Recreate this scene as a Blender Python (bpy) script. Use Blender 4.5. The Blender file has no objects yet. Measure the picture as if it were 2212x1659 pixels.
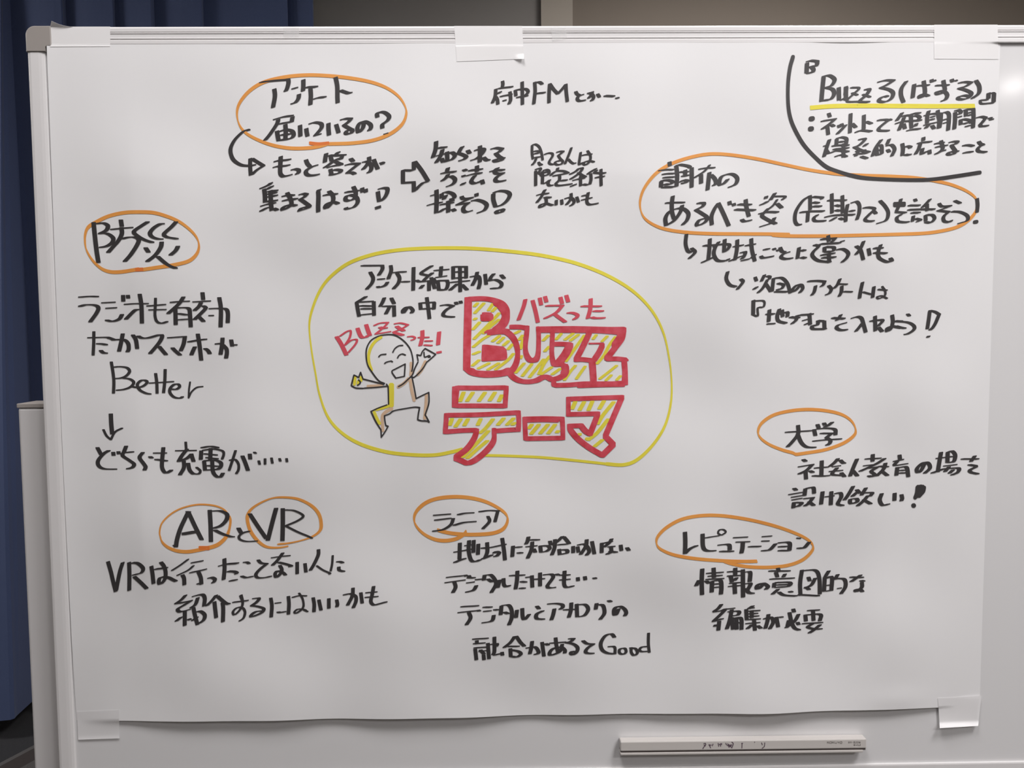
import bpy, bmesh, math, random
import numpy as np
from mathutils import Vector, Matrix, Euler
random.seed(4)
C = bpy.context.scene.collection
sc = bpy.context.scene

# ------------------------------------------------------------------ camera, world, exposure, ceiling lights
FPX = 1850.0
CAM = Vector((0.5300, -1.0035, 1.4560))
EUL = Euler((1.5043, 0.0077, -0.0164), 'XYZ')
cd = bpy.data.cameras.new('camera'); cam = bpy.data.objects.new('camera', cd); C.objects.link(cam)
cd.sensor_width = 36.0; cd.lens = FPX / 2212 * 36.0; cd.clip_start = .02
cam.location = CAM; cam.rotation_euler = EUL; sc.camera = cam
w = bpy.data.worlds.new('world'); sc.world = w; w.use_nodes = True
w.node_tree.nodes['Background'].inputs[0].default_value = (.5, .5, .52, 1)
w.node_tree.nodes['Background'].inputs[1].default_value = .05
vs = sc.view_settings
vs.view_transform = 'Standard'; vs.look = 'None'; vs.gamma = 1; vs.use_curve_mapping = False; vs.exposure = 0.05
CEIL = 3.00
LIGHTS = [  # x, y, size x, size y, watts, colour
    (.30, -.80, .60, .60, 18.5, (1, .982, .988)),
    (1.60, -1.05, .60, .60, 29.0, (1, .978, .984)),
    (2.30, -2.70, .60, .60, 37.0, (1, .980, .985)),
    (3.83, -4.52, .12, .12, 3.3, (1, .96, .94)),
    (-2.95, 1.1, .60, .60, 44.0, (1, .98, .97)),
    (1.50, 1.25, .60, .60, 33.0, (1, .96, .92)),
]
for x, y, sx, sy, p, col in LIGHTS:
    ld = bpy.data.lights.new('ceiling_lamp', 'AREA'); ld.shape = 'RECTANGLE'; ld.size = sx; ld.size_y = sy
    ld.energy = p; ld.color = col
    lo = bpy.data.objects.new('ceiling_lamp', ld); C.objects.link(lo); lo.location = (x, y, CEIL - .035)

# ------------------------------------------------------------------ helpers
RM = EUL.to_matrix()
def at(px, py, Y=0.0):
    """photo pixel -> point on the vertical plane y = Y (the board surface is y = 0)"""
    d = RM @ Vector(((px - 1106.0) / FPX, -(py - 829.5) / FPX, -1.0))
    return CAM + d * ((Y - CAM.y) / d.y)
def atz(px, py, Z=0.0):
    d = RM @ Vector(((px - 1106.0) / FPX, -(py - 829.5) / FPX, -1.0))
    return CAM + d * ((Z - CAM.z) / d.z)

def mat(name, col, rough=.5, metal=0, noise=None, bump=None, coat=0, alpha=1, spec=.5, emit=None, sheen=0):
    m = bpy.data.materials.new(name); m.use_nodes = True
    nt = m.node_tree; b = nt.nodes['Principled BSDF']
    b.inputs['Base Color'].default_value = (*col, 1); b.inputs['Roughness'].default_value = rough
    b.inputs['Metallic'].default_value = metal; b.inputs['Coat Weight'].default_value = coat
    b.inputs['Specular IOR Level'].default_value = spec; b.inputs['Alpha'].default_value = alpha
    b.inputs['Sheen Weight'].default_value = sheen
    if emit: b.inputs['Emission Color'].default_value = (*col, 1); b.inputs['Emission Strength'].default_value = emit
    tc = nt.nodes.new('ShaderNodeTexCoord')
    if noise:   # (scale, amount, second colour)
        n = nt.nodes.new('ShaderNodeTexNoise'); n.inputs['Scale'].default_value = noise[0]; n.inputs['Detail'].default_value = 5
        nt.links.new(tc.outputs['Object'], n.inputs['Vector'])
        mx = nt.nodes.new('ShaderNodeMix'); mx.data_type = 'RGBA'
        mx.inputs[6].default_value = (*col, 1); mx.inputs[7].default_value = (*noise[2], 1)
        rp = nt.nodes.new('ShaderNodeMapRange'); rp.inputs[1].default_value = .35; rp.inputs[2].default_value = .65; rp.inputs[4].default_value = noise[1]
        nt.links.new(n.outputs['Fac'], rp.inputs[0]); nt.links.new(rp.outputs[0], mx.inputs[0]); nt.links.new(mx.outputs[2], b.inputs['Base Color'])
    if bump:    # (scale, distance, strength)
        n = nt.nodes.new('ShaderNodeTexNoise'); n.inputs['Scale'].default_value = bump[0]; n.inputs['Detail'].default_value = 4
        nt.links.new(tc.outputs['Object'], n.inputs['Vector'])
        bp = nt.nodes.new('ShaderNodeBump'); bp.inputs['Distance'].default_value = bump[1]; bp.inputs['Strength'].default_value = bump[2]
        nt.links.new(n.outputs['Fac'], bp.inputs['Height']); nt.links.new(bp.outputs[0], b.inputs['Normal'])
    return m

def obj(name, verts, faces, m, parent=None, smooth=False, kind=None):
    me = bpy.data.meshes.new(name); me.from_pydata([tuple(v) for v in verts], [], faces); me.update()
    me.materials.append(m)
    if smooth:
        for p in me.polygons: p.use_smooth = True
    o = bpy.data.objects.new(name, me); C.objects.link(o)
    if parent is not None:
        o.parent = parent
        o.matrix_parent_inverse = Matrix.Translation(-parent.location) if parent.type == 'EMPTY' and not parent.rotation_euler.x else Matrix()
    if kind: o['kind'] = kind
    return o
def bmobj(name, bm, m, parent=None, smooth=False, kind=None):
    me = bpy.data.meshes.new(name); bm.normal_update(); bm.to_mesh(me); bm.free(); me.materials.append(m)
    if smooth:
        for p in me.polygons: p.use_smooth = True
    o = bpy.data.objects.new(name, me); C.objects.link(o)
    if parent is not None:
        o.parent = parent; o.matrix_parent_inverse = Matrix.Translation(-parent.location)
    if kind: o['kind'] = kind
    return o
def box_bm(x0, x1, y0, y1, z0, z1, bev=0, seg=2):
    bm = bmesh.new(); bmesh.ops.create_cube(bm, size=1)
    for v in bm.verts:
        v.co = Vector((x0 + (v.co.x + .5) * (x1 - x0), y0 + (v.co.y + .5) * (y1 - y0), z0 + (v.co.z + .5) * (z1 - z0)))
    if bev: bmesh.ops.bevel(bm, geom=bm.edges[:], offset=bev, segments=seg, affect='EDGES', profile=.5)
    return bm
def extrude(profile, a, b, axis):
    """closed (y, u) profile swept along x (axis 'x', u = z) or along z (axis 'z', u = x)"""
    n = len(profile); V = []
    for t in (a, b):
        for y, u in profile: V.append((t, y, u) if axis == 'x' else (u, y, t))
    F = [(i, (i + 1) % n, n + (i + 1) % n, n + i) for i in range(n)] + [tuple(range(n))[::-1], tuple(range(n, 2 * n))]
    return V, F
def thing(name, label, cat, loc=(0, 0, 0), group=None):
    o = bpy.data.objects.new(name, None); o.empty_display_size = .05; C.objects.link(o); o.location = loc
    return tag(o, label, cat, group)
def tag(o, label, cat, group=None):
    o['label'] = label; o['category'] = cat
    if group: o['group'] = group
    return o
def fix_normals(o):
    bm = bmesh.new(); bm.from_mesh(o.data); bmesh.ops.recalc_face_normals(bm, faces=bm.faces); bm.to_mesh(o.data); bm.free(); return o

# ------------------------------------------------------------------ materials
M_board = mat('board_enamel', (.73, .72, .725), .095, bump=(3, .0005, .15))
M_frame = mat('white_painted_aluminium', (.74, .72, .72), .32, bump=(40, .0002, .3))
M_post = mat('white_powder_coat', (.62, .60, .60), .38)
M_cap = mat('warm_grey_plastic', (.33, .30, .28), .5)
M_paper = mat('white_chart_paper', (.82, .81, .815), .62, spec=.3, bump=(260, .00008, .3))
M_curtain = mat('navy_curtain_cloth', (.060, .085, .185), .85, sheen=.15, noise=(500, .5, (.045, .068, .16)), bump=(900, .0004, .5))
M_wallL = mat('dark_grey_wall_paint', (.262, .250, .240), .8, noise=(3, .4, (.23, .215, .205)))
M_wallR = mat('brown_wall_paint', (.235, .20, .168), .8, noise=(3, .4, (.21, .18, .155)))
M_strip = mat('beige_strip', (.40, .36, .315), .75)
M_ceil = mat('ceiling_board', (.7, .69, .67), .9)
M_room = mat('room_wall_paint', (.55, .52, .48), .85)
M_carpet = mat('dark_carpet', (.030, .030, .034), .95, noise=(300, .6, (.018, .018, .022)), bump=(600, .003, .8))
M_band = mat('brown_vinyl_floor', (.045, .036, .033), .6, noise=(60, .4, (.035, .028, .026)))
M_greyfl = mat('grey_carpet', (.10, .092, .088), .95, noise=(300, .6, (.06, .055, .052)), bump=(600, .003, .8))
M_edge = mat('aluminium_edging', (.22, .21, .20), .4, metal=.6)
M_lamp = mat('lamp_diffuser', (1, .97, .94), .5, emit=3.0)
M_lampf = mat('lamp_frame', (.8, .8, .8), .4)
M_rubber = mat('black_rubber', (.02, .02, .02), .6)
def tape_mat(name, col, alpha, rough):
    return mat(name, col, rough, alpha=alpha, spec=.5)
M_tape = tape_mat('matte_mending_tape', (.885, .87, .87), .90, .55)
M_tapeb = tape_mat('matte_mending_tape_thin', (.87, .855, .86), .88, .55)
M_tapes = tape_mat('thin_clear_tape', (.85, .84, .84), .3, .35)
M_tapec = tape_mat('clear_shiny_tape', (.9, .9, .9), .22, .08)
M_bar = mat('bar_plastic', (.60, .565, .54), .4)
M_bard = mat('bar_dark_groove', (.12, .10, .095), .5)
M_print = mat('bar_grey_print', (.20, .18, .17), .6)
M_pen = mat('faded_purple_pen', (.10, .06, .09), .5)
INK = {
    'black': mat('black_marker_ink', (.040, .036, .037), .5),
    'orange': mat('orange_marker_ink', (.80, .315, .062), .6, noise=(35, .5, (.80, .37, .085))),
    'orangedark': mat('orange_overlap_ink', (.76, .19, .035), .6),
    'yellow': mat('yellow_marker_ink', (.80, .70, .060), .6, noise=(40, .6, (.78, .64, .045))),
    'redthick': mat('red_layered_ink', (.60, .042, .062), .6, noise=(110, .9, (.70, .095, .135))),
    'red': mat('red_marker_ink', (.68, .085, .12), .6, noise=(80, .5, (.66, .06, .09))),
    'peach': mat('peach_marker_ink', (.70, .48, .32), .6),
}
for a, b_ in (('blackc', 'black'), ('blackf', 'black'), ('round', 'black'), ('thin', 'black'), ('orangeh', 'orange'), ('hatch', 'yellow'), ('yellowfill', 'yellow')):
    INK[a] = INK[b_]
LAYER = {'peach': 0, 'yellowfill': 1, 'hatch': 1, 'yellow': 1, 'orange': 2, 'orangeh': 2, 'orangedark': 3, 'red': 4, 'redthick': 4}

# ------------------------------------------------------------------ the setting
XR0, XR1, YR0, YR1 = -3.4, 4.6, -5.2, 2.5
def struct(name, bm, m):
    return bmobj(name, bm, m, kind='structure')
# floor: dark carpet at the curtain, pale edging strip, brown band, grey carpet in front
e0 = atz(0, 1648, 0); e1 = atz(76, 1608, 0); g1 = atz(76, 1641, 0); g0 = atz(40, 1659, 0)
dr = (e1 - e0).normalized(); nr = Vector((dr.y, -dr.x, 0))       # nr points towards the camera side
if nr.dot(CAM - e0) < 0: nr = -nr
wid = (g1 - e0).dot(nr)
def clip_floor(lo, hi):
    """part of the room floor whose offset along nr from the edging line lies between lo and hi"""
    bm = bmesh.new(); vs_ = [bm.verts.new((x, y, 0)) for x, y in ((XR0, YR0), (XR1, YR0), (XR1, YR1), (XR0, YR1))]; bm.faces.new(vs_)
    for d, s in ((lo, -1), (hi, 1)):
        if d is None: continue
        bmesh.ops.bisect_plane(bm, geom=bm.verts[:] + bm.edges[:] + bm.faces[:], plane_co=Vector((e0.x, e0.y, 0)) + nr * d, plane_no=nr * s, clear_outer=True)
    r = bmesh.ops.extrude_face_region(bm, geom=bm.faces[:])
    for v in r['geom']:
        if isinstance(v, bmesh.types.BMVert): v.co.z -= .05
    bmesh.ops.recalc_face_normals(bm, faces=bm.faces)
    return bm
struct('floor', clip_floor(None, 0), M_carpet)
struct('trim_1', clip_floor(0, .020), M_edge)
struct('trim_2', clip_floor(.020, wid), M_band)
struct('floor', clip_floor(wid, None), M_greyfl)
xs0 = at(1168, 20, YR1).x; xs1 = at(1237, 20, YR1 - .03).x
struct('wall_back', box_bm(XR0, xs0, YR1, YR1 + .1, 0, CEIL), M_wallL)
struct('wall_back', box_bm(xs1 - .02, XR1, YR1, YR1 + .1, 0, CEIL), M_wallR)
struct('trim_3', box_bm(xs0, xs1, YR1 - .03, YR1 + .1, 0, CEIL), M_strip)  # narrow raised strip, lighter beige than the wall sections on either side
struct('wall_left', box_bm(XR0 - .1, XR0, YR0, YR1 + .1, 0, CEIL), M_room)
struct('wall_right', box_bm(XR1, XR1 + .1, YR0, YR1 + .1, 0, CEIL), M_room)
struct('wall_front', box_bm(XR0 - .1, XR1 + .1, YR0 - .1, YR0, 0, CEIL), M_room)
struct('ceiling', box_bm(XR0 - .1, XR1 + .1, YR0 - .1, YR1 + .1, CEIL, CEIL + .1), M_ceil)
struct('baseboard_back', box_bm(XR0, XR1, YR1 - .012, YR1, 0, .07), M_rubber)
LN = ['square ceiling light panel above the whiteboard, nearer the curtain', 'square ceiling light panel above the whiteboard, nearer the brown wall side', 'square ceiling light panel alone in the ceiling further back from the whiteboard',
      'small square ceiling downlight in the far corner of the room', 'square ceiling light panel over the navy curtain',
      'square ceiling light panel behind the right end of the whiteboard']
for (x, y, sx, sy, p, col), lab in zip(LIGHTS, LN):
    t = thing('ceiling_light', lab, 'light', (x, y, CEIL), 'ceiling lights')
    f = bmesh.new()
    for a in (-1, 1):
        g_ = box_bm(x + a * sx / 2 - .012, x + a * sx / 2 + .012, y - sy / 2 - .012, y + sy / 2 + .012, CEIL - .03, CEIL - .001); me_ = bpy.data.meshes.new('t'); g_.to_mesh(me_); f.from_mesh(me_); g_.free()
        g_ = box_bm(x - sx / 2, x + sx / 2, y + a * sy / 2 - .012, y + a * sy / 2 + .012, CEIL - .03, CEIL - .001); me_ = bpy.data.meshes.new('t'); g_.to_mesh(me_); f.from_mesh(me_); g_.free()
    bmobj('frame', f, M_lampf, t)
    bmobj('diffuser', box_bm(x - sx / 2 + .012, x + sx / 2 - .012, y - sy / 2 + .012, y + sy / 2 - .012, CEIL - .025, CEIL - .012), M_lamp, t)

# ------------------------------------------------------------------ pleated navy curtain behind the board
YC = 2.17
bx = [at(p, 20, YC).x for p in (8, 131, 240, 325, 432, 618, 675)]
bx = [bx[0] - .62, bx[0] - .41, bx[0] - .20] + bx
prof = []; pid = []
for i in range(len(bx) - 1):
    a, b = bx[i], bx[i + 1]; wv = b - a
    n = 8
    for k in range(n + 1):
        t = k / n
        pid.append(i); prof.append((a + wv * t, YC + .042 - .038 * t - .008 * math.sin(math.pi * t)))
    if i < len(bx) - 2:
        pid += [i, i, i]; prof.append((b + .001, YC + .008)); prof.append((b - .005, YC + .025)); prof.append((b - .003, YC + .045))
pid += [9, 9]; prof.append((bx[-1] - .02, YC + .08)); prof.append((bx[-1] - .03, YC + .16))
zt, zb = CEIL - .04, .075
SHX = at(17, 1540, YC - .19).x - bx[3]
rows = 22; V = []; F = []
for r in range(rows + 1):
    t = r / rows; z = zt + (zb - zt) * t
    for j, (x, y) in enumerate(prof):
        s = .012 * t * math.sin(j * .7 + 3 * t)
        V.append((x + s + (SHX * t if pid[j] <= 2 else 0), y + s - (.19 * t if pid[j] <= 2 else 0), z))
n = len(prof)
for r in range(rows):
    for j in range(n - 1): F.append((r * n + j, r * n + j + 1, (r + 1) * n + j + 1, (r + 1) * n + j))
cur = thing('curtain', 'long navy blue pleated curtain hanging behind the left end of the whiteboard', 'curtain', (bx[0], YC, 0))
co = obj('cloth', V, F, M_curtain, cur, smooth=False)
sd = co.modifiers.new('s', 'SOLIDIFY'); sd.thickness = .002
rail = bmobj('curtain_rail', box_bm(bx[0] - .05, bx[-1] + .05, YC + .02, YC + .06, CEIL - .04, CEIL - .002, .004), M_lampf, cur)

# ------------------------------------------------------------------ the whiteboard
FD = .0032                                                         # the frame stands this far proud of the writing surface
x0 = at(92.5, 870, -FD).x; ztop = at(1000, 55.6, -FD).z; x1 = x0 + 1.81; RW = .0195
zlip = at(1500, 1655, -.001).z; zbot = zlip - .022
wb = thing('whiteboard', 'white mobile whiteboard with white aluminium frame on a white post stand', 'whiteboard', ((x0 + x1) / 2, 0, 0))
bmobj('writing_surface', box_bm(x0 + .004, x1 - .004, 0, .012, zbot + .004, ztop - .004), M_board, wb)
T_ = ztop
top_prof = [(.014, T_ - .002), (.012, T_), (-.0015, T_), (-FD + .0008, T_ - .0006), (-FD, T_ - .0022), (-FD, T_ - .0058), (-FD + .0006, T_ - .0062), (-FD + .0006, T_ - .0066),
            (-FD, T_ - .0070), (-FD, T_ - .0078), (-FD + .0006, T_ - .0083), (-FD + .0006, T_ - .0122), (-FD, T_ - .0127), (-FD, T_ - .0137), (-FD + .0006, T_ - .0142), (-FD + .0006, T_ - .0154),
            (-FD, T_ - .0159), (-FD, T_ - .0192), (-FD + .0006, T_ - .0202), (-.0016, T_ - .0203), (-.0016, T_ - .0192), (.014, T_ - .0185)]
V, F = extrude(top_prof, x0 + .024, x1 - .024, 'x'); fix_normals(obj('top_rail', V, F, M_frame, wb))
def side_prof(xo, s):                                              # rounded side rail, s = +1 opens to the right
    P = [(.014, 0), (-.002, 0), (-.0027, .0010), (-FD, .0035), (-FD, .0120), (-.0029, .0155), (-.0022, .0182), (-.0010, .0196), (-.0003, .0197), (-.0003, .0175), (.014, .0175)]
    return [(y, xo + s * u) for y, u in P]
V, F = extrude(side_prof(x0, 1), zbot + .024, ztop - .026, 'z'); fix_normals(obj('side_rail', V, F, M_frame, wb))
V, F = extrude(side_prof(x1, -1), zbot + .024, ztop - .026, 'z'); fix_normals(obj('side_rail', V, F, M_frame, wb))
B_ = zbot
bot_prof = [(.014, B_ + .020), (-.0003, B_ + .020), (-.0003, zlip), (-.0020, zlip), (-.0028, zlip - .0005), (-FD, zlip - .002), (-FD, B_ + .002), (-.006, B_), (.012, B_), (.014, B_ + .002)]
V, F = extrude(bot_prof, x0 + .024, x1 - .024, 'x'); fix_normals(obj('bottom_rail', V, F, M_frame, wb))
def corner_cap(cx, cz, sx, sz):
    """rounded grey corner piece, (cx, cz) the outer corner, arms run along +sx and +sz"""
    A, W_ = .0285, .0215; R = .010; pts = []
    for k in range(7):
        a = math.pi / 2 * k / 6; pts.append((R - R * math.cos(a), R - R * math.sin(a)))
    pts += [(A, 0), (A, W_), (W_ + .003, W_)]
    for k in range(1, 5):
        a = math.pi / 2 * k / 5; pts.append((W_ + .003 - .003 * math.sin(a), W_ + .003 - .003 * math.cos(a) ))
    pts += [(W_, A), (0, A)]
    n = len(pts); V = []
    for y, ins in ((.015, 0), (-FD - .0004, 0), (-FD - .0012, .0009)):
        for u, v in pts:
            uu = u + (ins if u < .005 else -ins if u > A - .001 else 0); vv = v + (ins if v < .005 else -ins if v > A - .001 else 0)
            V.append((cx + sx * uu, y, cz + sz * vv))
    F = []
    for l in (0, 1): F += [(l * n + i, l * n + (i + 1) % n, (l + 1) * n + (i + 1) % n, (l + 1) * n + i) for i in range(n)]
    F += [tuple(range(n)), tuple(range(2 * n, 3 * n))[::-1]]
    o = obj('corner_cap', V, F, M_cap, wb); o['label'] = 'grey plastic corner cap'; return fix_normals(o)
corner_cap(x0 - .0008, ztop + .0006, 1, -1); corner_cap(x1 + .0008, ztop + .0006, -1, -1)
corner_cap(x0 - .0008, zbot - .0006, 1, 1); corner_cap(x1 + .0008, zbot - .0006, -1, 1)
# stand: a post a little outside each end, feet and casters
def post(px_):
    s = 1 if px_ < .5 else -1
    ztp = at(60, 874, .018).z
    o = bmobj('post', box_bm(px_ - .0215, px_ + .0215, .018, .060, .11, ztp - .004, .003, 3), M_post, wb)
    bmobj('post_cap', box_bm(px_ - .0222, px_ + .0222, .0172, .0608, ztp - .004, ztp + .0012, .0008, 2), M_cap, wb)['label'] = 'grey plastic post cap'
    bmobj('foot', box_bm(px_ - .02, px_ + .02, -.27, .35, .075, .11, .006, 3), M_post, wb)
    for yy in (-.24, .32):
        bm = bmesh.new(); bmesh.ops.create_cone(bm, cap_ends=True, segments=28, radius1=.034, radius2=.034, depth=.024, matrix=Matrix.Translation((px_, yy, .034)) @ Matrix.Rotation(math.pi / 2, 4, 'Y'))
        bmesh.ops.bevel(bm, geom=[e for e in bm.edges if e.calc_face_angle(0) > 1], offset=.004, segments=2, affect='EDGES')
        c_ = bmobj('caster', bm, M_rubber, wb)
        bmobj('caster_bracket', box_bm(px_ - .016, px_ + .016, yy - .02, yy + .02, .062, .0755, .002), M_cap, wb)
xp = at(58, 1200, .018).x + .0015
xl_ = at(37.5, 874, .018).x; xp = xl_ + .0215
post(xp); post(x0 + x1 - xp)
for zz in (zbot + .06, ztop - .75 * (ztop - zbot)):
    pass
for px_, s in ((xp, 1), (x0 + x1 - xp, -1)):
    for zz in (ztop - .48, ztop - .80):
        a, b = sorted((px_ + s * .0215, px_ + s * .045))
        bmobj('mounting_bracket', box_bm(a - .001, b + .02 * (s > 0), .0125, .052, zz - .03, zz + .03, .002), M_post, wb)
bmobj('crossbar', box_bm(xp + .02, x0 + x1 - xp - .02, .028, .050, .30, .34, .003), M_post, wb)

# ------------------------------------------------------------------ the big sheet of paper
cTL, cTR, cBR, cBL = at(104, 98, -.0008), at(2161.5, 92, -.0008), at(2118, 1525, -.002), at(164, 1557, -.002)
def sheet_h(u, v):
    """how far the paper stands off the board at u (0 left .. 1 right), v (0 top .. 1 bottom)"""
    m = min(1, 12 * u) * min(1, 10 * (1 - u)) * min(1, .25 + 4 * v)
    x, z = u * 1.09, v * .78
    wv = (.00042 * math.sin(19 * x + 7 * z + 1.3 * math.sin(4 * z)) + .00034 * math.sin(31 * x - 16 * z + 1.1) + .00040 * math.sin(9 * x + 21 * z + 2.2)
          + .00022 * math.sin(47 * x + 9 * z * (1 + x)) + .00016 * math.sin(13 * x - 44 * z))
    lift = .0024 * max(0, (v - .80) / .20) ** 2 * min(1, max(0, (u - .055) / .25)) ** .8 * min(1, max(0, (.955 - u) / .10)) ** .7
    cr = .0010 * math.exp(-((u - .905) / .030) ** 2 - ((v - .985) / .018) ** 2)
    up = .0018 * math.exp(-v / .10) * min(1, (1 - u) / .012) + .0020 * math.exp(-u / .02) * min(1, (1 - v) / .12)
    return .0004 + m * (.0054 + wv * 3.5) + lift + cr + up
NU, NV = 320, 230
V = []; F = []
def sheet_pt(u, v, extra=0.0):
    t = cTL.lerp(cTR, u); b = cBL.lerp(cBR, u); p = t.lerp(b, v)
    bow = -.0022 * math.sin(math.pi * v) * (1 - u) ** 6
    return Vector((p.x + bow, -sheet_h(u, v) - extra, p.z + .0008 * math.sin(math.pi * u) * (v ** 4) * -1))
for j in range(NV + 1):
    for i in range(NU + 1): V.append(sheet_pt(i / NU, j / NV))
for j in range(NV):
    for i in range(NU):
        a = j * (NU + 1) + i; F.append((a, a + NU + 1, a + NU + 2, a + 1))
ps = thing('chart_paper', 'large white sheet of paper covered in Japanese marker notes, taped on the whiteboard', 'poster', (cBL.x, -.002, cBL.z))
sh = obj('sheet', V, F, M_paper, ps, smooth=True)
sd = sh.modifiers.new('s', 'SOLIDIFY'); sd.thickness = .00018; sd.offset = -1; sd.use_rim = False

# ------------------------------------------------------------------ pen strokes: nib geometry
def crom(P,cor,step):
    out=[P[0]]
    n=len(P)
    for i in range(n-1):
        p1,p2=P[i],P[i+1]
        p0=P[i-1] if i>0 and not cor[i] else p1-(p2-p1)
        p3=P[i+2] if i+2<n and not cor[i+1] else p2+(p2-p1)
        L=np.hypot(*(p2-p1)); m=max(1,int(math.ceil(L/step))) if n>2 else max(1,int(L/9))
        for k in range(1,m+1):
            t=k/m
            out.append(.5*((2*p1)+(-p0+p2)*t+(2*p0-5*p1+4*p2-p3)*t*t+(-p0+3*p1-3*p2+p3)*t**3))
    return out
NIB={'black':(17,2.1),'blackc':(8,2.2),'orange':(106,3.0),'yellow':(95,3.4),'redthick':(0,99),'red':(12,2.4),'thin':(15,2.4),'hatch':(0,3.2),'blackf':(2,2.3),'round':(0,99),'orangeh':(15,3.0),'orangedark':(95,3.4),'peach':(0,99),'yellowfill':(0,99)}
def nib(kind,W):
    a,t=NIB.get(kind,(22,2.6))
    if a is None: a,t=20,W*.8
    a=math.radians(a); d=np.array([math.cos(a),-math.sin(a)]); q=np.array([d[1],-d[0]])
    t=min(t,W); h=W/2; c=t/2*(.85 if kind=='redthick' else .5)
    return [d*x+q*y for x,y in ((h,-c),(h-c,-t/2),(-h+c,-t/2),(-h,-c),(-h,c),(-h+c,t/2),(h-c,t/2),(h,c))]
def hull(pts):
    pts=sorted({(round(float(p[0]),3),round(float(p[1]),3)) for p in pts})
    def half(ps):
        o=[]
        for p in ps:
            while len(o)>1 and (o[-1][0]-o[-2][0])*(p[1]-o[-2][1])-(o[-1][1]-o[-2][1])*(p[0]-o[-2][0])<=0.0: o.pop()
            o.append(p)
        return o[:-1]
    return half(pts)+half(pts[::-1])
def strokes(d):
    name,ink,W,x0,y0,z,s=d[:7]
    for st in s.split(';'):
        P=[];C=[]
        for tok in st.split():
            c=tok.endswith('c'); a,b=tok.rstrip('c').split(',')
            P.append(np.array([x0+float(a)/z,y0+float(b)/z])); C.append(c)
        if len(P)==1: P.append(P[0]+np.array([.1,0]));C.append(False)
        if len(P)>1:
            a,t=NIB.get(ink,(22,2.6)); 
            if a is not None:
                a=math.radians(a); nd=np.array([math.cos(a),-math.sin(a)])
                for i,j in ((0,1),(-1,-2)):
                    v=P[j]-P[i]; L=np.hypot(*v)
                    if L>0: P[i]=P[i]+v/L*min(.38*L,.8*W/2*abs(float(v@nd))/L)
        yield crom(P,C,3.5)
def polys(d):
    N=nib(d[1],d[2])
    for Q in strokes(d):
        for a,b in zip(Q[:-1],Q[1:]):
            yield hull([a+n for n in N]+[b+n for n in N])

# (part name, ink, nib width px, origin x, origin y, zoom, strokes); 'c' marks a corner
D = []
D.append(('marker_oval','orange',7.6,490,150,5.53,"1215,890 1500,880 1750,845 1950,770 2090,660 2143,540 2130,440 2050,320 1900,215 1700,145 1450,100 1200,75 950,68 700,90 450,150 280,250 160,390 122,520 150,660 230,760 370,840 550,905 750,940 950,940 1100,920 1215,885"))
D.append(('marker_overlap','orangedark',7,490,150,5.53,"990,880 1100,890 1215,880"))
D.append(('marker_writing','black',10,490,150,5.53,"390,155 560,135 735,122c 738,160 720,230 695,270;568,232 576,320 552,460;775,232 850,215;865,290 855,350 820,395 765,412;915,120 915,200 910,262;925,225 960,212 1090,206;1000,225 1005,320 998,425;1035,355 1100,335 1190,328;1300,95 1320,200 1322,330 1325,400;1345,245 1400,265 1450,282 1495,278"))
D.append(('marker_writing','black',10,490,150,5.53,"555,600 680,565 800,550;788,560 775,630;620,650 800,620;618,590 600,650 520,770 450,855;600,735 610,800 620,848;620,745 700,718 780,735 800,785 760,825 620,845;700,655 705,740 700,840;640,780 770,772;875,665 878,730 880,800;950,705 955,750 965,795;980,652 1050,632 1125,645 1135,690 1100,740 1058,788c 1130,768;1215,640 1215,700 1222,785;1308,660 1320,700 1335,752;1355,605 1410,588 1485,588c 1455,625 1400,665c 1440,690 1500,725 1490,755 1450,770 1420,760 1440,730 1520,712;1640,625 1625,700 1575,750 1560,700 1590,640 1650,620 1715,655 1722,700 1690,740;1800,570 1795,530 1830,508 1890,515 1940,560 1920,610 1860,655 1858,705;1885,772 1912,764"))
D.append(('marker_arrow','black',9,490,150,5.53,"275,728 240,722 180,755 90,850 45,960 75,1070 160,1135 250,1150 350,1140;282,1060 280,1150 287,1262;295,1060 350,1095 440,1150c 360,1200 290,1265"))
D.append(('marker_writing','black',10,560,310,7.373,"345,200 340,300 335,400 340,480 380,520 440,515 530,492;240,292 300,270 370,268 510,252;220,382 300,360 380,358 495,342;515,420 570,405 630,420 630,460 585,495;745,260 770,320 815,370;940,340 850,365 760,420 745,470 790,505 870,505 965,490;1070,150 1055,230 1045,305;1090,190 1200,190 1390,183;1280,125 1235,160 1215,190;1140,215 1155,270;1320,200 1310,235 1285,255;1300,222 1200,270 1100,345 1025,392;1200,275 1260,310 1330,335;1080,385 1180,355 1340,332;1135,410 1150,480;1150,425 1230,415 1305,430 1270,470 1190,490 1110,495;1450,232 1505,290;1365,345 1470,322 1590,320c 1500,390 1405,465c 1480,462 1540,492;1750,210 1750,280 1700,360 1640,425;1640,295 1720,285 1775,330 1788,390 1770,440 1725,472;1825,255 1850,320 1890,405;1925,302 1975,310 1950,335"))
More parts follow.
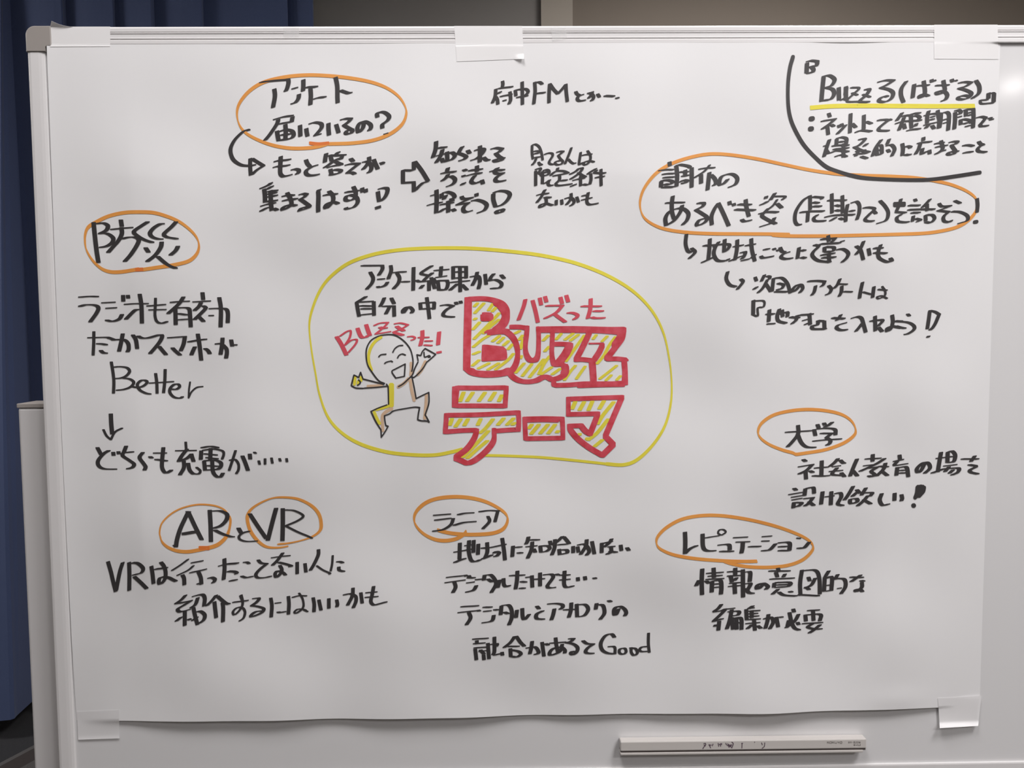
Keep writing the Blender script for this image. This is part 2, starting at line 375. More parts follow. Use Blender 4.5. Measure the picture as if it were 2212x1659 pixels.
D.append(('marker_writing','black',10,560,310,7.373,"210,612 140,665 10,722;80,725 92,820 95,935;225,670 170,700 120,735;130,762 200,755 305,748;130,800 210,790 290,780;130,845 210,835 300,825;100,920 200,915 300,905;20,1000 130,965 270,945;180,745 185,850 190,960 200,1065;150,1010 80,1045 10,1085;215,1030 260,1045 300,1065;445,780 490,860 515,930 505,985 430,1035 375,1055 375,1025 440,985 520,980 610,990;360,840 460,822 570,828;365,912 480,890 620,880;635,815 700,798 760,808c 720,850 655,885c 740,945 805,1000 750,1035 640,1070c 680,1025 830,997;940,755 945,850 940,1000 942,1090;930,755 970,730;1015,825 1130,808 1255,805;1105,750 1170,820 1180,900 1145,960 1080,1025 1050,1015 1075,965 1150,930 1220,940 1275,965;1360,775 1500,760 1600,750;1500,685 1535,760 1535,840 1500,885 1430,910 1375,895 1385,845 1440,820 1510,830 1560,870 1568,940 1510,1010 1430,1035 1375,1042;1390,1015 1375,1040;1640,705 1645,775;1695,725 1700,775;1890,765 1900,850 1912,920;1895,730 1960,708 2040,715 2035,790 1990,870 1910,930;1855,1022 1905,1000 1908,1025 1860,1040"))
D.append(('marker_arrow','black',9.5,860,290,8.508,"90,670 90,780 90,890;60,662 150,662 285,665;60,893 200,885 320,878;290,500 290,660;305,495 430,660 555,862;290,890 290,1055;300,1045 400,940 470,885 560,868"))
D.append(('marker_writing','black',10,860,290,8.508,"700,125 690,270 635,440;725,248 800,245 905,238;820,270 780,400 690,535;700,400 780,375 870,360;800,445 830,510;900,320 905,480;900,345 1000,335 1045,390 1000,455 910,490 860,500;1200,210 1150,270 1110,350c 1180,370 1255,415 1200,465 1110,488;1275,290 1320,355;1505,210 1505,350 1500,515;1400,305 1500,268 1580,275 1550,350 1450,440 1330,485;1560,415 1620,470 1690,480;1700,270 1800,250 1915,268c 1860,320 1795,350c 1850,405 1920,450 1880,485 1790,498 1765,475 1820,455 1970,435"))
D.append(('marker_writing','black',10,860,290,8.508,"925,605 905,650 900,690;780,720 900,700 1075,685;930,720 880,800 790,870;900,785 980,772 1045,820 1035,885 980,930 885,965;1190,640 1265,675;1185,752 1220,775;1240,878 1150,940;1290,665 1400,655 1560,640;1450,575 1450,690;1260,760 1400,725 1550,712;1430,740 1370,810 1345,870 1390,900 1460,890 1510,860;1540,845 1560,905;1680,685 1800,660 1965,655;1850,605 1790,650 1775,695 1830,722 1930,715c 1820,780 1785,840 1830,868 1985,848"))
D.append(('marker_writing','black',10,860,290,8.508,"705,1020 710,1200 700,1450;595,1130 680,1108;530,1310 650,1275 820,1250;800,1085 800,1175;810,1080 900,1058 1000,1090 1040,1145 1010,1195;890,1105 860,1160 830,1205;970,1175 1010,1230;765,1295 880,1275 1030,1255;920,1220 922,1300 922,1435;880,1350 800,1400 740,1440;990,1365 1055,1415;1160,1135 1200,1185 1355,1167c 1220,1225 1090,1290c 1290,1262c 1210,1330 1200,1400 1250,1430 1370,1400;1440,1085 1442,1140;1340,1222 1450,1205 1570,1240 1630,1300 1590,1390 1450,1452;1750,1090 1750,1200 1785,1320;1740,1080 1850,1040 1990,1050 2055,1110 2000,1220 1900,1300 1770,1335;1870,1375 1935,1390 1900,1430 1820,1445 1800,1425 1860,1378"))
D.append(('marker_writing','black',6,1130,290,9.76,"190,230 188,400 205,520;190,225 260,210 335,260 385,380 412,540;220,358 300,350 350,365;220,412 350,390;230,490 370,475;280,500 240,590 180,655;320,585 355,625 410,650;325,605 370,660;440,430 530,395 615,405 620,460 570,540 545,600 590,630 660,635;700,385 770,360 850,362c 790,410 740,450c 790,520 840,575 800,630 710,640 670,600 720,565 840,545;1022,275 960,440 880,630;950,520 1010,585 1060,615 1120,605;1215,375 1195,500 1180,635 1270,590;1240,445 1340,425 1460,420;1355,345 1410,430 1420,520 1380,600 1310,645 1270,620 1310,580 1400,560 1510,585"))
D.append(('marker_writing','black',7.3,1130,290,9.76,"265,770 265,900 265,1085;250,750 340,715 370,735 325,810c 390,850 380,880;410,780 410,900 405,1040;420,770 480,745 540,765 545,830 480,865 420,875;420,800 520,800;420,1045 500,1010 580,950;540,985 525,1050 560,1080 640,1075;735,700 715,765;570,880 640,810 720,772 850,775 950,815c 840,838 620,880;770,860 765,960 695,1030 690,1060 760,1080 1040,1045;780,975 940,965;1185,710 1110,780 975,850;1150,725 1250,715 1200,800 1100,880 980,955;1150,800 1240,860 1335,905;1040,975 1150,945 1310,920;1210,880 1210,1090;1130,1045 990,1105;1250,1050 1370,1070;1555,715 1440,780 1345,850;1425,830 1430,950 1405,1060;1565,745 1500,808c 1610,818 1750,815;1510,915 1600,900 1725,885;1640,735 1640,900 1645,1085"))
D.append(('marker_writing','black',7.5,1130,290,9.76,"475,1155 430,1220 390,1310 280,1450;280,1290 380,1260 550,1245;430,1330 520,1330 600,1335;480,1350 490,1420 470,1480 380,1535 345,1525 380,1480 480,1455 560,1480 640,1500;700,1385 695,1495;810,1380 820,1475;870,1360 980,1330 1050,1365 1075,1430 1040,1480 980,1515;1010,1245 1010,1350 960,1430 900,1495;1130,1325 1165,1425;1375,1220 1350,1350 1345,1430 1400,1480 1590,1455;1230,1300 1370,1275;1220,1390 1340,1360 1460,1335"))
D.append(('marker_writing','black',8,1040,160,6.9125,"315,105 320,150 312,195;245,215 360,200 475,188;215,220 205,330 160,440;300,255 230,300;215,340 238,380 245,450;275,335 380,315 465,302;425,265 435,350 432,400 405,455;320,395 365,392;505,240 515,325;490,245 570,228 660,222 698,260 670,305 640,322;520,350 600,335 700,322;608,115 610,250 612,455;795,120 802,250 792,350 780,450;800,125 870,120 915,155;775,300 850,285 960,275;1020,140 1010,280 1008,430;1020,145 1080,230 1140,292c 1200,230 1260,155c 1265,260 1282,410;1405,260 1430,300 1475,320;1530,300 1450,330 1430,370 1460,400 1560,390;1660,255 1640,310 1590,370;1580,280 1640,290 1675,335 1665,375 1630,405;1730,295 1765,345;1825,325 1880,325 1995,332;2000,355 2050,358"))
D.append(('marker_oval','yellow',7.6,650,520,2.6976,"940,1215 880,1230 780,1248 650,1247 500,1230 350,1185 240,1120 160,1030 110,900 85,770 60,620 50,480 80,360 130,260 200,185 290,125 420,80 560,55 700,45 850,42 1010,45 1200,60 1400,85 1600,130 1780,200 1930,290 2040,400 2110,530 2145,680 2160,820 2155,950 2120,1080 2050,1190 1960,1275 1880,1305 1780,1300"))
D.append(('marker_oval','yellow',5.6,650,520,2.6976,"1800,1302 1780,1300 1600,1280 1400,1262 1200,1253 1065,1250"))
D.append(('marker_writing','blackc',8.6,680,530,5.267,"525,230 770,228c 770,270 725,345;630,300 665,370 650,430 585,505;712,385 800,380;835,410 800,455 740,475 705,465;865,230 870,290 835,385;875,312 950,302 1045,300;935,310 965,370 950,430 890,500;985,412 1085,412;1125,250 1120,510;1150,390 1185,410 1235,412;1345,225 1270,270 1210,318 1300,345;1350,305 1290,350 1240,405 1330,398;1325,365 1350,440 1365,490;1300,400 1300,512;1240,445 1195,495;1355,285 1530,272;1440,240 1430,345;1375,365 1505,345;1345,370 1380,430;1400,400 1412,505;1395,400 1505,398c 1515,440 1490,500 1400,505;1575,240 1575,380;1570,242 1740,242;1722,245 1722,370;1590,300 1720,300;1580,372 1720,362;1540,420 1765,400;1652,245 1655,525;1630,430 1530,515;1670,440 1740,510;1850,300 1830,380 1790,460;1765,358 1850,345 1875,370 1878,430 1862,495;1938,330 1950,440;2045,315 2005,360 1990,400c 2060,390 2125,430 2105,480 1995,490;2115,330 2160,380"))
D.append(('marker_writing','blackc',8.6,680,530,5.267,"595,575 540,610 465,655;478,655 490,730 505,805;490,645 670,635;672,640 675,795;510,685 660,690;520,720 665,720;520,790 670,775;795,590 770,650 740,700;870,595 905,665;770,692 860,690 920,690;855,690 830,740 805,785;902,695 905,805;1055,705 1010,765 1002,740 1040,705 1085,702 1118,740 1095,775;1200,655 1207,725;1195,655 1370,645;1360,650 1355,725;1210,722 1350,715;1275,595 1290,700 1305,830;1425,685 1500,675 1575,688c 1500,730 1460,780 1480,805 1595,815;1602,642 1618,672;1655,632 1665,658"))
D.append(('marker_hatching','hatch',7.5,990,620,5.821,"250,195 195,250;330,195 200,335;440,205 375,300;480,250 420,315;520,320 400,450 190,660;520,400 400,500 310,590;235,385 190,415;275,435 180,540;400,600 300,660 180,760;530,605 420,690;580,625 490,710;640,670 560,740;690,710 620,790;280,805 175,850;270,910 170,995;400,950 240,1030;520,950 360,1045;700,830 620,920 460,1045;785,545 700,590;815,600 760,670;820,650 780,780;795,860 780,900;835,950 715,1085;930,960 800,1125;1080,900 890,1140;1150,740 1080,815;1140,600 1060,680;1155,860 1080,960 1010,1100;1185,1000 1030,1105;1290,1020 1170,1105;1300,580 1225,665;1455,575 1330,670;1520,590 1400,680"))
D.append(('marker_hatching','hatch',7,990,620,5.821,"1590,600 1490,740 1350,940;1480,980 1410,1060 1330,1175;1600,990 1550,1060 1480,1160;1740,595 1690,660;1880,610 1800,690;1980,620 1900,730 1830,860 1740,970;2000,980 1900,1060 1770,1160;1930,1100 1850,1180;2045,1110 1985,1175"))
D.append(('marker_hatching','hatch',9,940,820,5.144,"320,135 275,245;425,135 350,245;560,135 480,245;670,135 600,240;745,165 705,245;190,430 160,510;290,430 220,530;370,430 320,515;510,430 470,510;650,430 560,540 490,600;770,420 690,510;880,420 790,510;895,470 850,510;600,560 450,720 300,870;590,670 470,770 350,880;1080,490 1035,550;1160,490 1060,610;1260,490 1160,605;1340,490 1250,605;1375,560 1345,595;1560,240 1520,330;1660,240 1600,345;1750,235 1700,345;1880,230 1820,330;1990,240 1860,400 1800,500;1930,430 1800,590 1690,680;1610,595 1600,620;1700,640 1680,670;1870,660 1760,750"))
D.append(('marker_lettering','redthick',10.4,990,620,5.821,"108,155 102,400 94,700 90,1020;142,155 138,400 130,700 122,1020;120,152 300,145 430,162 550,210 610,290 618,370 590,450 520,525 450,550 370,585;450,180 530,245 575,325 575,400 530,480 440,555;380,580 500,565 610,570 690,640 735,740 748,850 730,950 680,1040 590,1085 450,1105 300,1105 180,1080 110,1030 95,1000;140,1035 220,1075 400,1085 560,1070 650,1035;304,345c 385,348c 412,375c 380,400c 315,400c 308,372c 380,372;332,752c 540,775c 575,810c 585,870c 560,890c 322,905c 330,752c;330,830 540,830;335,790 560,800;330,860 560,860;560,545 640,560"))
D.append(('marker_lettering','redthick',10,990,620,5.821,"648,502 760,502 865,515;866,510 858,600 845,700 845,800 865,870 900,915 940,922 985,900 1005,830 1010,700 1010,560 1005,520;1008,525 1200,522 1450,520 1700,525 1900,530 2095,528;1020,545 1190,545 1650,548 1900,560 2030,575;640,1080 700,1140 780,1180 880,1190 980,1175 1050,1140 1110,1130 1190,1170;1185,560 1180,700 1175,800 1182,900 1205,965 1250,972 1330,965;1345,985 1365,1040 1335,1100 1270,1140 1200,1160;1320,980 1335,1050 1310,1100;2085,530 2060,640 1980,750 1920,830 1855,905;2055,560 2020,640 1950,740;1860,905 1990,902 2095,912;2090,915 2100,1050 2105,1205;2080,940 2090,1050 2085,1200;2100,1205 1900,1215 1600,1215 1400,1230 1210,1235;2090,1225 1800,1230 1500,1240;1195,1190 1205,1230;1655,560 1600,680 1540,800 1480,912c 1560,910 1700,925;1670,940 1680,1060 1690,1190;1695,940 1705,1060 1712,1190;1815,725 1770,820 1705,920;1195,717 1300,717 1420,722;1420,722 1370,830 1300,920 1240,980;1385,745 1320,860 1240,960"))
D.append(('marker_lettering','redthick',3.4,990,620,5.821,"1640,710 1830,708;440,562 380,545 330,578;2100,890 2135,925"))
D.append(('marker_lettering','redthick',10,940,820,5.144,"240,90 500,92 790,88;245,90 235,180 230,288;215,98 212,180 212,285;230,290 500,290 780,292;792,90 785,180 778,290;125,395 500,388 925,365;925,365 930,470 925,555;930,553 800,560 670,570;655,560 650,680 560,800 450,890 365,932;365,935 290,900 212,870;220,868 350,770 430,660 465,560;465,560 300,565 110,580;112,580 120,490 125,395;998,435 1200,432 1418,435;1000,450 1200,445 1370,450;995,435 1000,540 1005,650;1000,655 1200,652 1425,648;1412,435 1418,540 1420,645"))
D.append(('marker_lettering','redthick',10,940,820,5.144,"1480,215 1750,205 2075,195c 2000,370 1890,628c 1980,720c 1858,840c 1720,760 1590,660 1505,560 1492,515c 1620,510c 1670,570 1722,602c 1770,480 1808,378c 1650,382 1480,385c 1480,300 1480,215"))
D.append(('marker_writing','red',9.2,990,620,5.821,"845,150 820,250 755,420;935,170 970,300 1000,440;1025,140 1042,220;1090,120 1108,185;1095,235 1310,232c 1230,320 1075,400;1200,330 1270,385 1355,445;1285,130 1305,205;1358,105 1382,185;1365,322 1440,325 1498,350 1490,380 1440,415;1540,240 1805,242;1665,145 1660,270 1625,400;1690,300 1830,303;1665,375 1720,390 1850,388"))
D.append(('marker_writing','red',9.2,710,680,5.924,"100,275 165,380 230,515;480,125 505,200 530,265;370,170 400,250 430,288 480,285 510,255;640,155 700,172 755,165;860,140 920,180 975,210;830,225 900,245 965,265;1200,200 1198,290 1172,400;1415,215 1400,385;1385,477 1432,470;1390,488 1432,482"))
D.append(('marker_writing','red',5,710,680,5.924,"140,275 230,215 282,205 270,290 210,385c 290,325 362,318 340,380 250,485;575,140 660,105 762,98c 700,165 600,245c 700,230 800,212;835,115 920,105 1017,128c 930,180 815,225;1005,280 1070,275 1105,290 1095,310 1050,328;1140,290 1290,287;1225,335 1335,333;1215,385 1330,393"))
D.append(('drawn_figure_shading','yellowfill',6,710,680,5.924,"680,280 600,335 540,420 512,520 520,620 550,710;340,800 330,890;415,800 415,840;380,850 375,880;600,1215 700,1188 780,1162;580,1240 620,1330 655,1395"))
D.append(('drawn_figure_shading','yellowfill',11.5,710,680,5.924,"803,905 803,1000 800,1150"))
D.append(('drawn_figure_shading','peach',6.5,710,680,5.924,"1055,620 1058,700 1050,770;1240,595 1190,700 1135,770;1045,835 1060,950 1095,1095;1250,1025 1245,1150 1228,1325;820,1195 750,1230 695,1280 685,1350 695,1480;490,915 690,907;1030,810 960,880 880,928"))
D.append(('drawn_figure','thin',2.9,710,680,5.924,"720,880 640,840 560,740 500,640 480,520 490,420 540,330 620,280 700,258 800,252 880,275 970,340 1040,430 1070,520 1080,600 1072,690 1062,725;638,540 670,510 740,502;820,482 850,430 900,395 955,390;880,555 900,520 940,500 988,515;713,625 740,605 800,590 822,602;815,712 980,628c 970,785c 860,808c 812,738 815,712c;1145,600 1100,690 1070,770 1000,840 950,885 890,920;1062,790 1090,800 1150,750 1210,680 1255,605c 1310,560 1370,505c 1300,465 1235,430c 1200,470 1180,520c 1150,515 1130,510c 1138,550 1145,585;1220,480 1230,540 1285,520 1300,538 1270,540;1068,800 1095,930 1120,1070c 1190,1035 1282,992c 1282,1130 1235,1280c 1260,1320 1287,1372c 1260,1358 1190,1355 1140,1340c 1150,1260 1165,1185c 1100,1180 1000,1195 840,1225 780,1265 715,1290c 720,1350 732,1415c 762,1425c 720,1500 675,1565c 670,1470c 600,1360 542,1235c 640,1190 750,1150;740,885 762,920c 765,1000 768,1145;440,820 560,850 710,890;450,937 600,927 750,912;290,905 325,770c 385,800c 410,735c 440,820;290,905 350,935 450,940;380,830 405,855 400,880 365,905"))
D.append(('marker_oval','orange',7.8,170,440,6.1444,"850,875 1050,845 1250,815 1450,765 1550,690 1595,600 1590,500 1540,410 1450,320 1330,235 1180,170 1000,120 800,110 600,120 400,165 240,240 130,310 90,400 85,500 100,600 150,700 220,790 320,870 430,905 560,905 700,885 800,868"))
D.append(('marker_overlap','orangedark',8,170,440,6.1444,"760,876 850,872"))
D.append(('marker_writing','blackf',10,170,440,6.1444,"200,250 220,450 240,620 265,780;235,265 330,255 390,290 370,350 285,395c 380,395 458,450 450,510 380,560 275,582;562,215 575,300;425,342 580,325 725,313;570,320 575,400 530,490 460,570 385,655;560,470 660,445 750,445 800,480 770,560 690,680 605,775;935,230 840,290 735,370 790,430 880,480 1000,518;1140,262 1080,270 1000,320 948,390 980,440 1050,465 1125,470;1305,230 1230,310 1135,400 1170,440 1250,455 1325,468;885,575 935,650;1105,505 1090,580 1020,680 900,775;1325,555 1290,620 1210,690;1040,690 1120,760 1200,820 1310,862"))
D.append(('marker_writing','blackf',9.4,170,440,6.1444,"0,1240 150,1228 270,1232;0,1365 100,1340 220,1345 265,1380 240,1450 150,1575;305,1315 490,1305;360,1388 510,1378;585,1460 540,1530 450,1560 355,1540;592,1218 595,1290;655,1215 660,1252;605,1335 760,1325 930,1325;812,1200 835,1350 842,1580;800,1395 740,1420 620,1540;905,1358 1160,1335;930,1408 1165,1403;1400,1228 1330,1330 1180,1465;1215,1310 1330,1298 1475,1292;1285,1370 1290,1600;1290,1385 1380,1378 1465,1390 1480,1480 1490,1630;1310,1455 1450,1475;1320,1540 1450,1530;1645,1180 1655,1270;1515,1303 1755,1288;1630,1305 1600,1360 1530,1425;1640,1345 1690,1380 1640,1440 1530,1545;1590,1490 1670,1570;1730,1483 1785,1483;1730,1392 1860,1388 1955,1395 1982,1450 1980,1575;1868,1245 1890,1400 1885,1632"))
D.append(('marker_writing','blackf',6.5,170,440,6.1444,"1022,1255 1020,1350 1015,1480 1040,1560 1100,1585 1190,1560"))
D.append(('marker_writing','blackf',9.2,180,620,6.32,"60,690 300,685 350,690 430,718 490,712;335,680 370,705;385,700 425,728;180,770 260,775 335,790;230,855 275,895 335,905;542,635 520,750 490,878;440,718 560,718 615,770 622,850 600,890;675,645 720,720 738,838;740,660 780,685 820,697 900,690 1040,652 1080,665 1050,740 980,830 905,915;1030,800 1080,860 1140,930;1150,692 1390,675c 1370,780 1330,875;1210,820 1270,880 1335,935;1565,640 1590,800 1612,995;1425,750 1560,725 1690,708;1530,808 1500,870 1475,930;1650,830 1700,860 1735,915;1903,695 1895,800 1875,920;1800,778 1900,765;1900,778 1955,840 1962,900 1950,970;2020,720 2035,805;2050,785 2090,790"))
D.append(('marker_writing','blackf',7,180,620,6.32,"147,610 145,760 137,925;385,1022 410,1180 420,1300 415,1445;415,1092 500,1085 600,1100 635,1150 590,1210 520,1240 440,1248;540,1240 640,1255 692,1300 650,1360 560,1395 450,1408;650,1352 740,1370 820,1350 875,1300 850,1272 790,1275 740,1330 770,1400 850,1445 930,1462;990,1180 1005,1300 1010,1445;1120,1125 1115,1280 1098,1440;900,1310 1060,1300 1240,1288;1190,1390 1270,1395 1318,1360 1300,1325 1240,1330 1190,1380 1185,1440 1240,1500 1320,1515 1370,1490"))
D.append(('marker_writing','blackf',4,180,620,6.32,"1460,1295 1445,1400 1440,1510c 1480,1430 1550,1370 1640,1355"))
D.append(('marker_arrow','blackf',9.6,190,880,4.9156,"245,70 250,180 260,280"))
D.append(('marker_arrow','blackf',5.5,190,880,4.9156,"165,232 200,300 245,340c 290,260 372,215"))
D.append(('marker_writing','blackf',9,190,880,4.9156,"100,420 145,505;235,450 170,490 112,560 115,615 170,650 310,655;270,475 275,508;325,467 330,493;410,405 385,470 370,510 440,560 492,600 475,635 410,655;390,480 490,468;590,470 550,530 590,590 615,630 600,668;650,515 690,540;803,425 790,560 790,640 820,690 850,688 900,658;695,483 840,483;710,548 850,568;930,458 1155,455;1060,435 1000,510 965,570c 1050,540 1100,495c 1110,530 1125,575;1020,570 1020,640 975,720;1065,590 1080,660 1115,700 1150,708;1200,428 1300,412 1395,428;1205,460 1200,550;1305,435 1300,550;1235,570 1245,665;1230,565 1350,558 1415,590 1390,650 1240,665;1320,560 1330,680 1370,732 1410,735 1440,690;1255,615 1400,625;1640,510 1670,580 1702,670;1720,495 1725,545"))
D.append(('marker_writing','blackf',6,190,880,4.9156,"1040,368 1045,440;1150,708 1185,700 1195,670 1150,630;1215,455 1330,440 1430,460 1443,500 1425,550;1230,490 1380,505;1250,530 1390,545;1570,455 1540,550 1500,670;1500,560 1565,552 1600,600 1600,660 1575,705;1760,470 1790,490;1815,565 1825,603;1882,545 1882,600;1950,535 1960,590;2035,540 2045,570;2110,542 2115,575"))
D.append(('marker_oval','orange',8.4,330,1080,5.672,"570,590 680,585 800,545 895,460 940,370"))
D.append(('marker_oval','orangeh',5,330,1080,5.672,"930,400 950,300 953,240 940,200"))
D.append(('marker_oval','orange',3.4,330,1080,5.672,"950,250 900,140 800,80 650,55 500,62 330,110 200,190 110,290 85,400 100,470"))
D.append(('marker_oval','orange',7.6,330,1080,5.672,"90,450 120,520 190,580 300,622 430,632 560,612 690,585"))
D.append(('marker_overlap','orangedark',9,330,1080,5.672,"575,588 690,588"))
D.append(('marker_oval','orangeh',7.4,330,1080,5.672,"1530,540 1650,530 1800,500 1950,450 2045,380 2065,300 2040,180 1960,80 1830,5 1700,-28 1500,-30 1350,20 1220,100 1165,180 1165,270 1200,380 1270,480 1350,550 1430,580 1550,582 1660,565"))
D.append(('marker_writing','blackf',9.6,330,1080,5.672,"440,140 400,220 340,350 300,480 285,575;440,150 520,320 605,490;360,408 530,378;360,425 530,395;700,125 710,300 715,505;725,132 830,132 910,170 905,240 840,310 735,350;750,360 850,410 950,445 1005,450;1048,335 1090,410;1515,95 1470,260 1410,495;1595,105 1595,300 1590,495;1185,160 1290,320 1400,480"))
D.append(('marker_writing','blackf',6,330,1080,5.672,"1195,378 1110,400 1060,440 1070,480 1150,505 1290,500;1620,118 1740,130 1845,190 1780,250 1630,315c 1780,390 1900,440 1960,470;405,140 470,145;250,550 300,572"))
D.append(('marker_writing','black',9,220,1185,6.9125,"95,195 140,350 170,480 210,635;318,195 270,350 215,630;410,200 415,400 412,625;440,207 540,218 618,290 590,360 455,395;480,410 580,500 680,600;742,260 760,380 775,520;785,305 990,282;880,195 930,260 955,350 945,450 890,520 855,510 865,440 920,420 1000,430 1060,460 1125,490;1205,390 1230,440 1235,540;1310,358 1450,330 1570,303;1445,345 1480,430 1490,530;1420,518 1480,520;1580,438 1650,430 1692,455 1680,490 1650,515;1832,145 1835,300 1820,465;1740,260 1870,228 2050,215;1870,335 1980,340 2020,360 2000,380;1900,480 2030,462;1265,680 1190,760 1110,815c 1220,800 1335,775c 1230,840 1135,900 1160,938 1230,930 1330,900;1242,930 1240,1150;1200,1010 1100,1090;1285,1045 1330,1060;1350,715 1440,690 1510,685 1540,740 1528,860;1440,720 1400,830 1320,890;1370,880 1395,1000 1430,1130;1400,940 1480,935 1538,985 1525,1060 1440,1125;1345,1080 1440,1010;1720,680 1650,770 1560,860;1720,700 1800,770 1860,815 1920,828;1683,790 1710,1030;1805,800 1815,900 1810,1095"))
D.append(('marker_writing','black',6,220,1185,6.9125,"1300,150 1180,240 1040,330;1380,245 1290,320 1120,402;1330,212 1520,178;2085,690 2105,780 2095,860 2040,940 1980,985 1960,940 2020,880 2100,880 2140,940 2120,1030 2050,1085;2070,700 2095,760;1950,800 2195,770"))
D.append(('marker_writing','blackc',8,520,1185,6.506,"35,190 90,188 130,215;0,380 80,405 180,385;240,150 290,200 370,210c 270,290 215,360 240,405 340,405 440,382;600,50 520,160 440,240;430,128 560,108 700,95;520,187 620,210 715,240 680,255;550,230 580,290 560,350 500,400 485,350 520,312 590,330 640,375;795,190 795,350;905,210 918,325;1095,10 1090,90 1030,220 975,310;1345,180 1400,182 1450,202;1380,258 1385,300 1465,322;165,700 260,695 230,745 155,800c 240,810 325,840 305,890 230,930 145,955 160,920 220,882 320,870;425,695 440,800 430,960;480,765 570,755;510,885 560,895 640,880;672,670 680,780 672,920;1020,690 1035,780 1030,885;1100,720 1130,860;1240,700 1240,835;1350,720 1362,780 1350,820;1580,550 1570,660 1500,800;1440,650 1540,632 1615,665 1620,740 1580,835;1690,620 1708,760;1870,525 1850,640 1830,740 1870,788 1940,775 2060,742;1755,618 1920,605;1745,683 1935,670"))
D.append(('marker_writing','blackc',5,520,1185,6.506,"1295,95 1285,220 1265,315;1065,235 1160,300 1260,345 1240,360;720,685 820,660 935,662;820,620 870,700 885,800 850,860 780,905 755,890 800,850 880,850 930,870;880,855 950,885"))
D.append(('marker_bracket','round',7.6,0,0,1,"1713,122 1706,148 1702,184 1702.5,227 1708,258 1720,286 1737,314 1760,339 1784.5,360 1811,371 1839,379 1869,384.5 1919,387.5 1978,388.8 2018,387 2068,380 2119,372"))
D.append(('marker_underline','yellow',9.4,1690,110,4.7064,"288,578 500,562 800,558 1200,560 1600,562 1950,560"))
D.append(('marker_writing','black',9.7,1690,110,4.7064,"250,120 245,225;240,110 290,98 355,105c 345,150 290,158c 315,185 308,215 245,228;420,250 405,400 395,515;415,255 480,250 530,290 500,350 440,370c 510,390 525,440 490,490 400,505;572,370 575,500;645,360 645,500;590,505 650,470;640,450 650,370;830,390 885,392 850,450 785,512 890,520;1265,300 1210,380 1205,450 1230,520;1340,335 1322,480;1435,305 1448,400 1440,450 1400,475 1390,460 1420,440 1450,445 1495,462;1515,292 1520,315;1635,300 1650,400 1620,430 1575,438 1565,420 1600,408 1650,415 1675,450 1660,490 1610,515;1720,290 1728,312;1785,325 1860,315 1920,322c 1860,360 1795,378c 1870,400 1920,430 1900,470 1840,492 1785,485 1795,465 1850,452 1910,462;1965,298 2000,360 1995,430 1920,490;2095,425 2092,490;2150,430 2145,525;965,318 1050,298 1130,300c 1060,345 1000,372c 1090,395 1125,430 1105,485 1040,518 980,508 995,480 1040,460 1080,465"))
D.append(('marker_writing','black',6.5,1690,110,4.7064,"690,372 780,378 720,440 655,510 760,515 810,518;700,425 770,450;810,440 900,470;1360,355 1500,345;1540,295 1555,305;1550,352 1700,345;1755,295 1775,305;2095,495 2010,502c 2022,535 2150,528;2120,425 2160,430"))
D.append(('marker_writing','round',9.6,1690,110,4.7064,"272,696 316,684;268,797 306,787"))
D.append(('marker_writing','black',8.8,1690,110,4.7064,"470,635 482,668;390,715 470,702 535,692c 480,740 395,800;455,755 465,850;490,745 530,770;572,755 580,775;600,742 608,762;650,745 600,800 550,850;693,635 685,835;705,735 750,780;828,650 825,800;840,715 915,742;735,830 800,808 915,818;960,705 1040,698 1080,702c 1030,740 980,785 985,808 1090,812;1070,692 1110,705;480,895 450,980 420,1080;415,970 460,955;440,1000 470,1045;552,890 548,955;545,890 600,877 650,892 645,955;560,925 640,920;500,965 600,957 680,960;510,1000 680,985;620,940 620,1080;470,1042 560,1012 680,1025;530,1075 600,1055 660,1078;770,900 840,895 790,950 720,988;720,970 800,1010 895,1030;870,935 820,975;740,1020 850,1008;720,1050 870,1037;780,1010 740,1075;790,1070 870,1095;1010,895 950,980 912,1075;955,975 962,1055;945,965 1005,962 1010,1045;955,1010 1010,1005;945,1060 1010,1048;1088,890 1060,955;1050,962 1110,955 1140,1000 1108,1075;1065,1000 1090,1030"))
D.append(('marker_writing','black',9.2,1930,230,9.617,"190,115 110,230 50,310;150,205 260,185 400,182;30,360 200,310 590,285;225,210 170,350 105,505;210,365 235,455;360,190 362,330 372,450;340,170 420,145 570,135;400,190 500,192 545,230 500,280 400,310;480,340 450,420;265,505 400,475 570,462;733,80 700,200 695,350;625,190 800,152 1000,145;760,215 850,210;740,270 850,265;915,80 930,200 950,300 935,455;985,150 975,300 950,455;990,140 1100,115 1148,160 1148,300 1130,500;1010,280 1100,265;1035,345 1100,330;620,390 760,358 900,330;750,360 650,465;795,390 845,465;1278,115 1275,300 1258,475;1260,90 1350,72 1400,110 1380,150 1330,155;1340,215 1400,210;1500,80 1500,205;1450,75 1600,55 1690,50;1658,60 1660,250 1648,450;1530,130 1620,125;1530,180 1620,175;1392,275 1392,380;1360,280 1480,265 1590,290 1615,340;1440,350 1550,345;1480,415 1600,395;1715,230 1830,212 1915,232c 1850,320 1795,380 1810,408 1980,400;1960,240 2040,240;1985,270 2065,268;180,770 195,880 180,1025;235,830 300,825 355,840 330,870;220,995 290,1005 370,1000;620,635 615,715;485,765 640,742 800,730;560,760 520,880 445,1005;605,860 580,985 700,925;742,905 750,985;985,715 1010,800 1018,880 960,940 850,1000;840,775 950,757 1060,752;860,845 1000,822 1130,805;1000,920 1070,910;1145,750 1230,728 1330,730 1280,780 1205,800 1240,860 1285,930 1250,985 1150,1000 1120,985 1180,942 1360,930;1425,810 1550,802 1680,825;1435,965 1540,948 1660,940;1760,720 1810,780 1870,788;1895,785 1790,830 1742,890 1780,935 1945,950"))
